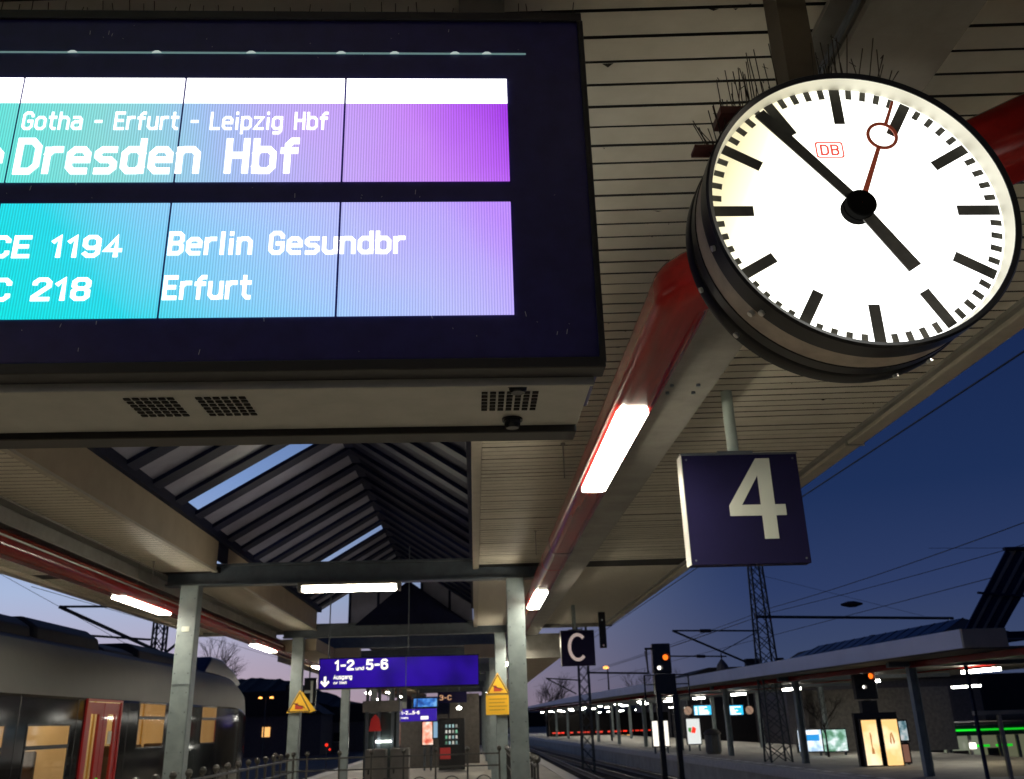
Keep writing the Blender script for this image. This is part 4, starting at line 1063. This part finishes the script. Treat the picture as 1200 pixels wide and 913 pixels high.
# litter bin with lid
lb = thing('litter_bin', 'grey litter bin with domed lid below the right hand display', 'bin', (11.35, 45.5, 0))
b = MB(); b.lathe([(.001, 0), (.32, 0), (.36, .1), (.36, .82), (.33, .85)], 20, axis='Z'); b.build('body', binm, lb, smooth=True)
b = MB(); b.lathe([(.40, .86), (.42, .92), (.30, 1.05), (.1, 1.12), (.001, 1.13)], 20, axis='Z'); b.build('lid', binm, lb, smooth=True)
for a in range(6):
    b = MB(); b.box(.355, .375, -.03, .03, .1, .86); o = b.build('stave', steel_m, lb); o.rotation_euler = (0, 0, a*PI/3)

# green shop beyond
sh = thing('green_lit_shop', 'low shop front with green neon bands beyond the far platform', 'shop', (25.5, 52, -1.6)); so = Vector(sh.location)
def sp2(mb, nm, m, par=None): o = mb.build(nm, m, par or sh); o.location = -so if not par else (0, 0, 0); return o
b = MB(); b.box(23.6, 31, 52.3, 58, -1.6, .95); sp2(b, 'wall', house_m)
b = MB(); b.box(23.9, 31, 51.9, 52.0, .50, .60); sp2(b, 'neon_band', green_m)
b = MB(); b.box(23.8, 31, 51.95, 52.3, .28, .8); sp2(b, 'canopy_band', mat('shop fascia', (.02, .06, .03), .5))
for xa, xb in ((24.3, 25.2), (27.4, 28.4), (28.8, 29.7)):
    b = MB(); b.box(xa, xb, 52.1, 52.2, -.34, -.22); sp2(b, 'neon_sign', green_m)
b = MB(); b.box(21.35, 22.15, 52.1, 52.2, -.31, -.21); sp2(b, 'neon_sign', green_m)
b = MB(); b.box(24.0, 31, 52.25, 52.29, -1.3, .25); sp2(b, 'lit_wall', emis('pale shop light', (.45, .5, .35), .35))
for xa, xb, za, zb in ((25.0, 25.8, -1.1, -.3), (26.0, 27.2, -1.2, -.5), (28.3, 28.9, -1.3, -.4)):
    b = MB(); b.box(xa, xb, 52.18, 52.24, za, zb); w_ = sp2(b, 'window', dark_gap)
    b = MB(); b.box(xa+.1, xb-.1, 52.14, 52.17, za+.1, za+.45); sp2(b, 'display_glow', winwarm_m, w_)
for xx in (24.1, 26.0, 27.3, 28.95, 30):
    b = MB(); b.box(xx-.08, xx+.08, 52.0, 52.12, -1.6, .25); sp2(b, 'post', wall_m)
for xx, zz in ((24.85, -.75), (27.35, -.26)):
    b = MB(); b.box(xx-.18, xx+.18, 51.9, 51.95, zz-.15, zz+.15); sp2(b, 'white_sign', white_m)

gs = thing('glass_shelter', 'pale framed glass shelter at the right edge of the far platform', 'shelter', (13.0, 24, 0)); gso = Vector(gs.location)
def gsp(mb, nm, m): o = mb.build(nm, m, gs); o.location = -gso
b = MB(); b.box(12.85, 15.5, 24, 24.12, 1.52, 1.62); gsp(b, 'top_rail', wall_m)
b = MB(); b.box(13.46, 13.54, 24, 24.1, 0, 1.515); gsp(b, 'frame_post', wall_m)
b = MB(); b.box(12.86, 12.92, 24, 24.1, 0, 2.75); gsp(b, 'corner_post', navy_m)
b = MB(); b.box(14.6, 14.68, 24, 24.1, 0, 1.515); gsp(b, 'frame_post', wall_m)
b = MB(); b.box(12.925, 15.4, 24.05, 24.06, .05, 1.515); gsp(b, 'glass', glass_m)
# ================================================================== SIGNALS
def signal(label, x, y_, z0, z1, w, lamps, base):
    t = thing('railway_signal', label, 'signal', (x, y_, base))
    def q(mb, nm, m, **k): return mb.build(nm, m, t, **k)
    dz = -base
    b = MB(); b.box(-w/2, w/2, 0, .25, z0+dz, z1+dz); q(b, 'head', black_m, bevel=.02)
    for lx_, lz_, m, r in lamps:
        b = MB(); b.lathe([(.0005, -.02), (r, -.02), (r, 0)], 16, (lx_, 0, lz_+dz)); q(b, 'lamp', m)
        b = MB(); b.lathe([(r+.02, -.12), (r+.03, -.12), (r+.03, 0), (r+.02, 0)], 16, (lx_, 0, lz_+dz), closed=True); q(b, 'hood', black_m)
    return t, q, dz
t, q, dz = signal('black railway signal with an orange and a white lamp on two legs', 5.27, 26, 2.85, 3.66, .52, [(.10, 3.28, orange_m, .075), (-.10, 3.0, white_m, .05)], -.95)
b = MB(); b.box(-.25, .35, .0, .3, 2.3+dz, 2.84+dz); q(b, 'cabinet', black_m, bevel=.02)
for xx in (-.16, .30):
    b = MB(); b.box(xx-.07, xx+.07, .05, .2, 0, 2.3+dz); q(b, 'leg', black_m)
for xx in (-.52, .72):
    b = MB()
    for zz in (2.25, 2.55, 2.8): b.box(min(xx, xx*.4), max(xx, xx*.4), .1, .13, zz+dz, zz+.03+dz)
    b.box(xx-.02, xx+.02, .1, .13, 2.1+dz, 2.82+dz); q(b, 'ladder_cage', black_m)
b = MB(); b.box(-.12, -.09, .1, .13, 3.0+dz, 3.6+dz); b.box(-.42, -.38, .1, .13, 2.9+dz, 3.52+dz); b.box(-.45, -.26, .1, .13, 3.5+dz, 3.56+dz); q(b, 'bracket', black_m)
b = MB(); b.box(-.3, .45, -.05, .3, .12, .45); q(b, 'base_box', mat('signal base tan', (.30, .22, .12), .8, var=.3))
t, q, dz = signal('second railway signal with an orange lamp in front of the far canopy', 13.33, 31.6, 2.07, 3.03, .76, [(.20, 2.82, orange_m, .09), (-.10, 2.47, white_m, .05)], 0)
b = MB(); b.box(-.1, .1, .05, .2, 0, 2.05); q(b, 'post', black_m)
b = MB(); b.box(-.25, .3, 0, .25, 1.5, 2.03); q(b, 'cabinet', black_m)

# ================================================================== OVERHEAD LINE
def lattice_mast(label, x, y_, z0, z1, w0, w1, seg, name='lattice_mast'):
    t = thing(name, label, 'mast', (x, y_, z0)); H = z1-z0
    for sx_ in (-1, 1):
        for sy_ in (-1, 1):
            b = MB(); b.bar((sx_*w0/2, sy_*w0/2, 0), (sx_*w1/2, sy_*w1/2, H), .06, .06); b.build('chord', mast_m, t)
    n = int(H/seg)
    for i in range(n):
        za, zb = H*i/n, H*(i+1)/n; wa, wb = w0+(w1-w0)*i/n, w0+(w1-w0)*(i+1)/n
        for sy_ in (-1, 1):
            b = MB(); b.bar((-wa/2, sy_*wa/2, za), (wb/2, sy_*wb/2, zb), .024, .024); b.build('brace', mast_m, t)
            b = MB(); b.bar((wa/2, sy_*wa/2, za), (-wb/2, sy_*wb/2, zb), .03, .03); b.build('brace', mast_m, t)
        for sx_ in (-1, 1):
            b = MB(); b.bar((sx_*wa/2, -wa/2, za), (sx_*wb/2, wb/2, zb), .03, .03); b.build('brace', mast_m, t)
    return t
m1 = lattice_mast('lattice mast rising right of the number four sign', 11.4, 36, 0, 9.2, .80, .36, .56)
def S1(p): return (p[0]*1.125, p[1]*1.125, 1.7+(p[2]-1.7)*1.125)
def mpart(t, fn, nm, m=mast_m):
    b = MB(); fn(b); o = b.build(nm, m, t); o.location = -Vector(t.location); return o
mpart(m1, lambda b: b.bar(S1((9.9, 32, 4.93)), S1((17.3, 32.5, 4.75)), .10, .10), 'long_arm')
mpart(m1, lambda b: b.bar(S1((6.94, 32, 4.53)), S1((9.95, 32, 4.45)), .06, .06), 'top_tube')
mpart(m1, lambda b: b.bar(S1((6.94, 32, 4.53)), S1((10.0, 32, 3.15)), .07, .07), 'stay_tube')
mpart(m1, lambda b: b.bar(S1((8.6, 32, 3.78)), S1((9.9, 32, 4.4)), .03, .03), 'strut')
mpart(m1, lambda b: b.bar(S1((6.7, 32, 3.68)), S1((8.75, 32, 3.62)), .05, .05), 'registration_arm')
mpart(m1, lambda b: (b.tube([S1((7.9, 32, 4.50)), S1((8.3, 32, 4.49))], .07, 8), b.tube([S1((7.7, 32, 3.65)), S1((8.0, 32, 3.64))], .06, 8)), 'insulator', insul_m)
m2 = lattice_mast('distant lattice mast behind the letter C sign', 5.85, 50, 2.0-2.9, 8.5, .6, .45, .6)
mpart(m2, lambda b: b.bar((3.83, 50, 3.83), (5.7, 50, 3.68), .06, .06), 'top_tube')
mpart(m2, lambda b: b.bar((3.83, 50, 3.83), (5.4, 50, 3.0), .06, .06), 'stay_tube')
mpart(m2, lambda b: b.bar((6.0, 50, 4.06), (9.4, 50, 3.94), .09, .09), 'long_arm')
mpart(m2, lambda b: b.bar((9.35, 50, 3.94), (9.25, 50, 5.1), .07, .07), 'drop_post')
m3 = lattice_mast('slim ladder mast beyond the left canopy edge', -11.05, 33, -.9, 7, .42, .36, .5)
mpart(m3, lambda b: b.bar((-9.6, 33, 5.3), (-11, 33, 4.15), .08, .08), 'stay_tube')
cl_ = thing('catenary_bracket', 'dark cantilever bracket in the sky above the train roof', 'bracket', (-9.5, 24, 4.6))
mpart(cl_, lambda b: b.bar((-10.0, 22.5, 4.63), (-7.6, 24.8, 3.40), .07, .07), 'stay_tube')
mpart(cl_, lambda b: b.bar((-10.0, 22.5, 4.63), (-8.6, 22.5, 4.60), .05, .05), 'top_tube')
mpart(cl_, lambda b: b.bar((-9.4, 23.0, 3.98), (-8.3, 24.1, 3.95), .05, .05), 'registration_arm')
def wire(label, pts, r=.012, sag=0):
    r = r*.75
    P = [Vector(p) for p in pts]; out = []
    for a, c in zip(P, P[1:]):
        for i in range(10):
            f = i/10; p = a.lerp(c, f); p.z -= sag*4*f*(1-f); out.append(p)
    out.append(P[-1]); b = MB(); b.tube(out, r, 5); return tag(b.build('overhead_wire', wire_m), label, 'wire')
wire('thick overhead wire running just outside the right canopy edge', [(6.6, 4, 5.6), (6.35, 16.4, 5.6), (5.9, 60, 5.55)], .018)
wire('upper overhead wire crossing the dusk sky above the right tracks', [(13.6, 15, 6.0), (12.85, 39, 6.0), (10.5, 90, 6.0)], .018, .15)
wire('middle overhead wire above the right tracks', [(16.2, 19, 6.05), (13.1, 40, 5.9), (10.5, 90, 5.9)], .016, .1)
wire('lower overhead wire above the right tracks', [(16.6, 19, 5.5), (15.4, 47, 5.5), (12.5, 95, 5.4)], .018)
wire('thin diagonal wire crossing the sky below the number four sign', [(10.2, 32, 6.4), (16.5, 33, 4.9)], .008)
wire('cross wire with insulator near the right edge', [(13.0, 25, 6.0), (17.5, 26, 6.1)], .008)
wire('contact wire over the nearest right track', [(5.1, 2, 5.0), (4.6, 60, 4.9), (4.2, 120, 4.9)], .010)
wire('wire over the second right track towards the signal', [(9.0, 30, 4.6), (5.6, 90, 4.8)], .012, .2)
wire('upper wire in the sky over the train', [(-12, 15, 6.6), (-9.8, 35, 5.6), (-9, 70, 5.6)], .010)
wire('lower wire in the sky over the train', [(-10.5, 22, 5.05), (-9.3, 60, 5.0)], .010)
wire('falling wire at the left edge above the train roof', [(-13.2, 22, 6.4), (-8.2, 24, 3.5)], .008)
ins = MB()
ins.lathe([(.001, -.35), (.03, -.34), (.10, -.1), (.10, .1), (.03, .34), (.001, .35)], 8); o = ins.build('wire_insulator', insul_m, smooth=True); o.location = (12.4, 29.5, 5.0); o.rotation_euler = (0, 0, 1.3); tag(o, 'dark spindle shaped insulator on the wire right of the lattice mast', 'insulator')

PASS_LAMPS = [(-4.45, 40, 3.03, .16, 'left of two stacked white lamps beyond the lift'), (-4.2, 40, 2.77, .16, 'lower white lamp just left of the lift'), (-3.65, 40, 2.6, .11, 'small white lamp right above the lift head'),
  (.62, 40, 2.9, .13, 'white lamp beside the warning sign with the text plate'), (-.66, 40, 2.33, .10, 'small white lamp under the long blue sign near its right end'), (-.19, 55, 2.8, .14, 'upper white lamp of the far cluster between the right columns'), (-.28, 55, 2.4, .12, 'lower white lamp of the far cluster between the right columns')]
# ================================================================== BACKGROUND
def street_lamp(label, x, y_, zt, zb, m, arm=.5, double=False):
    t = thing('street_lamp', label, 'street lamp', (x, y_, zb)); H = zt-zb
    b = MB(); b.tube([(0, 0, 0), (0, 0, H)], [.10, .06], 8); b.build('post', mast_m, t)
    for s_ in ((-1, 1) if double else (-1,)):
        b = MB(); b.tube([(0, 0, H), (s_*arm*.6, 0, H+.08), (s_*arm, 0, H+.02)], .05, 6); b.build('arm', mast_m, t)
        b = MB(); b.lathe([(.001, -.12), (.2, -.1), (.26, 0), (.16, .1), (.001, .12)], 10, (s_*arm, 0, H-.04), 'Z'); b.build('lantern', m, t, smooth=True)
street_lamp('tall orange street lamp right of the letter C sign', 11.45, 80, 5.9, -1.6, warm_m, .15)
street_lamp('orange street lamp in front of the green lit shop', 25.6, 51, 2.6, -1.6, warm_m, .5)
street_lamp('double headed orange street lamp below the dark hill on the left', -26.2, 120, 5.5, -1.6, warm_m, .7, True)

def hill(label, pts, y_, depth, name='hill'):
    b = MB(); n = len(pts); v = []
    for x_, z_ in pts: v.append((x_, y_, -20)); v.append((x_, y_, z_*.7)); v.append((x_, y_+depth*.4, z_))
    f = []
    for i in range(n-1):
        for k_ in range(2): f.append((3*i+k_, 3*i+3+k_, 3*i+4+k_, 3*i+1+k_))
    b.add(v, f); return struct(b.build(name, hill_m))
random.seed(5)
def ridgeline(x0, x1, f, n=90): return [(x0+(x1-x0)*i/n, f(i/n)+random.uniform(-.5, .6)) for i in range(n+1)]
hill('', ridgeline(-330, -60, lambda t: 8+24*math.exp(-((t-.72)/.22)**2)+10*math.exp(-((t-.2)/.3)**2)), 560, 100)
hill('', ridgeline(-95, 190, lambda t: 15-6*t+2*math.sin(t*9)), 620, 100)
hill('', ridgeline(150, 700, lambda t: 7+3*math.sin(t*7)), 700, 100)

def house(label, x, y_, w, d, h, rh, wins_, name='house'):
    t = thing(name, label, 'house', (x, y_, -1.6))
    b = MB(); b.box(-w/2, w/2, 0, d, 0, h); b.build('wall', house_m, t)
    b = MB(); b.prism([(-w/2-.3, h+.003), (w/2+.3, h+.003), (w*.18, h+rh), (-w*.18, h+rh)], -.3, d+.3); rf = b.build('roof', tile_m, t)
    b = MB(); b.box(w*.1, w*.1+.7, d*.4, d*.4+.7, h+rh*.6, h+rh+.9); b.build('chimney', tile_m, rf)
    for wx, wz, lit in wins_:
        b = MB(); b.box(wx-.5, wx+.5, -.06, -.01, wz-.6, wz+.6); w_ = b.build('window', winwarm_m if lit else dark_gap, t)
        b = MB(); b.box(wx-.56, wx+.56, -.12, -.07, wz-.72, wz-.62); b.build('sill', wall_m, w_)
    return t
house('pale gabled house below the hill left of the warning sign', -27, 125, 14, 10, 5, 3, [(-4, 3, 0), (0, 3, 1), (4, 3, 0)])
house('dark house with one amber window at the hill foot', -36, 130, 10, 10, 4.5, 3, [(-2, 2.8, 1), (2, 2.8, 0)])
house('low dark house between the left columns', -17, 140, 12, 10, 4, 2.5, [(-3, 2, 0), (3, 2, 0)])
# long town house with turret behind the signal
bt = thing('town_house', 'dark long roofed town house with a turret and chimneys behind the far canopy', 'building', (32.7, 125, -4.2))
b = MB(); b.box(-9, 13, 0, 14, 0, 9); b.build('wall', house_m, bt)
b = MB(); b.prism([(-9.6, 9), (13.6, 9), (11.8, 12.0), (-1.2, 12.0), (-7.5, 9.9)], -.4, 14.4); b.build('roof', tile_m, bt)
b = MB(); b.lathe([(.7, 8), (.7, 11.4), (.9, 11.5), (.75, 12.2), (.3, 12.8), (.1, 13.0), (.08, 13.7), (.001, 13.9)], 12, (.5, -1, 0), 'Z'); b.build('turret', house_m, bt)
for xx in (5.5, 6.6, 9.8):
    b = MB(); b.box(xx-.5, xx+.5, 3, 4, 11.5, 13.2); b.build('chimney', tile_m, bt)
for xx in (-6, -3, 0, 3, 6, 9):
    b = MB(); b.box(xx-.5, xx+.5, -.06, -.01, 5.5, 7.3); b.build('window', dark_gap, bt)
# building with lit window seen under the far canopy
house('dark two storey house behind the green lit shop', 33, 75, 16, 10, 5.6, 3, [(-4, 4, 0), (0, 4, 1), (4, 4, 0)])
b = MB(); b.box(15.6, 22.5, 44, 44.5, -.1, 2.7); tag(b.build('grey_wall', mat('shelter grey', (.24, .22, .19), .8, var=.4)), 'dim grey wall panel behind the two lit billboards', 'wall')

def bare_tree(label, x, y_, z, H, seed, lean=0):
    random.seed(seed); t = thing('bare_tree', label, 'tree', (x, y_, z))
    tm, bm_ = MB(), MB()
    tm.tube([(0, 0, 0), (.03*H*lean, 0, H*.25), (.05*H*lean, 0, H*.45)], [.035*H*.5, .02*H*.6, .012*H*.8], 7)
    def grow(p, d, L, r, dep):
        q_ = p+d*L
        bm_.tube([p, p.lerp(q_, .5)+Vector((random.uniform(-.05, .05)*L, random.uniform(-.05, .05)*L, 0)), q_], [r, r*.8, r*.55], 4 if dep else 3, cap=False)
        if dep >= 5: return
        for _ in range(3 if dep < 4 else 2):
            nd = (d+Vector((random.uniform(-.8, .8), random.uniform(-.8, .8), random.uniform(-.15, .5)))).normalized()
            grow(p.lerp(q_, random.uniform(.55, 1)), nd, L*random.uniform(.6, .8), r*.6, dep+1)
    for _ in range(6):
        a = random.uniform(0, 2*PI); grow(Vector((.04*H*lean, 0, H*random.uniform(.2, .45))), Vector((math.cos(a)*.6, math.sin(a)*.6, 1)).normalized(), H*.2, .010*H*.7, 0)
    tm.build('trunk', bark_m, t); stuff(bm_.build('crown', bark_m, t))
bare_tree('bare tree against the pink sky right of the train nose', -24.1, 85, -1.6, 12.5, 1)
bare_tree('bare tree low on the horizon below the letter C sign', 8.5, 110, -1.6, 9.6, 2)
bare_tree('wide bare tree at the dark horizon left of the letter C sign', 11.5, 118, -1.6, 8.2, 9)
bare_tree('bare bushy tree right of the orange street lamp', 21.0, 115, -1.6, 10.5, 4)
bare_tree('small bare tree beside the distant signal', 24.5, 118, -1.6, 9.8, 6)
bare_tree('thin dark bare tree in front of the two lit billboards', 14.3, 38.6, 0, 2.9, 8)

b = MB(); b.box(-6.5, 2.6, 80, 81, -.95, 3.9); tag(b.build('dark_building', house_m), 'unlit dark building closing the far end of the platform passage', 'building')
b = MB(); b.box(19, 75, 84, 90, -1.6, 4.6); tag(b.build('dark_building', tile_m), 'long unlit dark building behind the far canopy and the green shop', 'building')
for x_, y_, z_, r_, w_ in PASS_LAMPS:
    t = thing('passage_lamp', w_, 'lamp', (x_, y_, z_), 'small white lamps down the platform passage')
    b = MB(); b.lathe([(.001, -.07), (r_*.7, -.06), (r_, 0), (r_*.5, .04), (.001, .05)], 10, axis='Z'); b.build('bulb', farlens_m, t, smooth=True)
    b = MB(); b.tube([(0, 0, .05), (0, 0, max(.3, 3.6-z_))], .015, 5); b.build('stem', steel_m, t)
# distant red lit train with pale windows
redl2_m = emis('dim red line', (1, .05, .02), .9)
rl = thing('distant_train', 'distant dark train with a red lit line behind the far columns', 'train', (14.5, 110, -.9))
b = MB(); b.box(-6, 8, .1, 3, 0, 3.2); b.build('body', traindark_m, rl)
for i, (xa, xb) in enumerate(((-5.6, -4.1), (-3.9, -3.3), (-2.7, -1.0), (-.6, .4), (.8, 3.0), (3.4, 4.3), (4.6, 6.4))):
    b = MB(); 
    x_ = xa
    random.seed(i)
    b = MB(); b.v = []; b.f = []
    while x_ < xb-.25:
        w_ = random.uniform(.2, .5); b = MB(); b.box(x_, x_+w_, .02, .09, 1.15+random.uniform(0, .06), 1.33); b.build('red_light', redl2_m if random.random() < .7 else redl_m, rl); x_ += w_+random.uniform(.05, .25)
for xa in (1.5, 2.2, 3.0):
    b = MB(); b.box(xa, xa+.45, .02, .09, .1, .85); b.build('window', winwarm_m, rl)

# things down the platform beyond the railing
el = thing('lift_shaft', 'glazed lift shaft with dark steel frame in the middle of the platform', 'lift', (-2.85, 32, 0))
for xx in (-.75, -.35, .1, .28):
    b = MB(); b.box(xx-.05, xx+.05, 0, .1, 0, 3.2); b.build('frame_post', steel_m, el)
b = MB(); b.box(-.9, .3, -.05, 1.6, 2.15, 2.5); b.build('head_box', girder_m, el)
b = MB(); b.box(-.85, .26, .05, 1.5, 0, 2.1); b.build('glass_wall', mat('lift dark glass', (.03, .04, .04), .1), el)
b = MB(); b.box(-.8, .1, -.06, -.04, 2.0, 2.06); b.build('lamp', farlens_m, el).scale = (.6, 1, .6)
for i, (xa, xb, yy, hh, lab) in enumerate(((-2.95, -2.4, 26, 1.12, 'left pale cabinet behind the railing below the lift'), (-2.3, -1.8, 26.2, 1.12, 'right pale cabinet behind the railing below the lift'))):
    c = thing('cabinet', lab, 'cabinet', ((xa+xb)/2, yy, 0), 'pale cabinets behind the railing'); w_ = (xb-xa)/2
    b = MB(); b.box(-w_, w_, 0, .5, .05, hh); b.build('body', wall_m, c, bevel=.02)
    b = MB(); b.box(-w_+.05, w_-.05, -.012, -.002, .15, hh-.1); b.build('door', wall_m, c)
    b = MB(); b.box(-w_+.08, -w_+.12, -.03, -.012, .5, .62); b.build('handle', black_m, c)
s2 = thing('direction_sign', 'small distant blue sign reading 1-2 und 5-6 beyond the lift', 'sign', (-2.3, 38, 1.84)); s2o = Vector(s2.location)
def s2p(mb, nm, m): o = mb.build(nm, m, s2); o.location = -s2o; return o
b = MB(); b.box(-3.0, -1.52, 38, 38.15, 1.84, 2.30); s2p(b, 'sign_box', signlit_m)
for t_, xa, xb, zz, h_ in (('1-2', -2.93, -2.66, 2.10, .13), ('und', -2.63, -2.5, 2.10, .05), ('5-6', -2.48, -2.2, 2.10, .13), ('Ausgang', -2.93, -2.65, 1.95, .06)):
    text(t_, xa, 37.99, zz, signtext_m, s2, h=h_, w=xb-xa, bold=1.6, off=s2o)
b = MB(); b.box(-2.15, -1.85, 37.98, 37.99, 1.9, 2.02); s2p(b, 'white_field', signtext_m)
b = MB(); b.box(-3.0, -2.72, 38, 38.1, 2.34, 2.58); s2p(b, 'lamp_box', signwhite_m)
b = MB(); b.tube([(-2.3, 38.1, 2.3), (-2.3, 38.1, 3.65)], .02, 6); s2p(b, 'hanger', steel_m)
bs = thing('blue_screen', 'small glowing blue screen above the distant sign', 'screen', (-2.0, 39, 2.45))
b = MB(); b.box(-.55, .5, 0, .2, -.1, .3); b.build('casing', black_m, bs)
b = MB(); b.box(-.5, .45, -.01, -.001, -.06, .26); b.build('display', emis('blue glow', (.03, .16, .6), .9, tex_photo((.01, .06, .3), (.03, .2, .7), (.2, .5, .9), 4)), bs)
b = MB(); b.tube([(0, .1, .3), (0, .1, 1.2)], .02, 6); b.build('hanger', steel_m, bs)
s3 = thing('track_sign', 'dark hanging sign with dim letters 3-C right of the blue screen', 'sign', (-1.05, 36, 2.55))
b = MB(); b.box(-.35, .75, 0, .1, -.1, .3); b.build('panel', signblue_m, s3)
text('3-C', -.28, -.006, .0, mat('dim orange lettering', (.5, .3, .2), .5, emit=(1, .55, .3), es=.5), s3, h=.18, w=.45, bold=1.3)
b = MB(); b.tube([(0, .05, .3), (0, .05, 1.1)], .02, 6); b.build('hanger', steel_m, s3)
lightbox('poster_box', 'lit red and white poster at the end of the platform passage', 'poster', -2.10, -1.68, 38.4, .95, 1.80, emis('red poster', (1, .4, .3), 1.1, tex_photo((.7, .06, .03), (1, .45, .3), (1, .9, .8), 2.5)))
lightbox('poster_box', 'narrow pale blue lit panel beside the red and white poster', 'poster', -1.66, -1.50, 38.35, 1.2, 1.80, emis('pale blue panel', (.3, .5, .7), .8), legs=False)
vm = thing('vending_machine', 'dim vending machine with rows of lit bottles', 'vending machine', (-.9, 37, 0))
b = MB(); b.box(-.5, .5, 0, .8, .05, 1.9); b.build('body', black_m, vm, bevel=.02)
random.seed(2)
for r in range(4):
    b = MB(); b.box(-.28, .28, -.03, -.002, .95+r*.2, .965+r*.2); b.build('shelf', steel_m, vm)
    for c_ in range(4):
        b = MB(); b.box(-.24+c_*.13, -.17+c_*.13, -.05, -.03, .97+r*.2, 1.08+r*.2); b.build('bottle', emis('bottle glow %d%d' % (r, c_), random.choice([(.3, .8, .5), (.5, .8, .8), (.9, .9, .8)]), random.uniform(.2, .7)), vm)
b = MB(); b.box(-.45, -.05, -.02, -.002, .45, .85); b.build('red_label', mat('dull red label', (.35, .03, .03), .5, emit=(.6, .05, .04), es=.15), vm)
b = MB(); b.box(-3.9, -1.2, 42, 42.2, 0, 2.1); b.box(-1.15, .2, 44, 44.2, 0, 3); tag(b.build('partition_wall', mat('passage wall', (.09, .08, .07), .8, var=.4)), 'dim brown grey partition walls at the end of the platform passage', 'wall')
rm = thing('red_sign', 'dim red triangular sign standing left in front of the lift', 'sign', (-3.22, 31, 0))
b = MB(); b.prism([(-.20, 1.55), (.20, 1.55), (.13, 1.92), (0, 2.06), (-.13, 1.92)], -.03, 0); b.build('panel', mat('red sign paint', (.35, .012, .012), .6, emit=(.6, .01, .01), es=.14), rm)
b = MB(); b.tube([(0, .03, 0), (0, .03, 1.6)], .03, 8); b.build('post', steel_m, rm)
# small platform sign with white strokes beside the left column
ss = thing('track_sign', 'small black sign with a white 4 beside the second left column', 'sign', (-5.22, 30, 2.4))
b = MB(); b.box(-.16, .22, 0, .06, -.25, .80); b.build('panel', black_m, ss)
b = MB(); b.box(.05, .12, -.01, -.001, .05, .70); b.build('stroke', signwhite_m, ss)
b = MB(); b.box(-.14, .048, -.01, -.001, .34, .42); b.build('stroke', signwhite_m, ss)
b = MB(); b.box(-.14, .20, -.01, -.001, -.20, -.06); b.build('white_plate', signwhite_m, ss)
b = MB(); b.tube([(.0, .03, .8), (.0, .03, 1.25)], .025, 6); b.build('hanger', steel_m, ss)
# small red track lamps on the left yard
for x_, y_, z_, lab in ((-9.2, 60, .7, 'small red lamp low between the left columns'), (-7.0, 80, 2.6, 'small red lamp at the foot of the dark hill'), (-13.5, 90, -.2, 'faint red lamp near the left tracks')):
    t = thing('marker_lamp', lab, 'lamp', (x_, y_, z_))
    b = MB(); b.lathe([(.001, -.1), (.09, -.06), (.1, .04), (.001, .1)], 10, axis='Z'); b.build('bulb', redl_m, t)
    b = MB(); b.tube([(0, 0, -.1), (0, 0, -z_-.9)], .03, 6); b.build('post', mast_m, t)
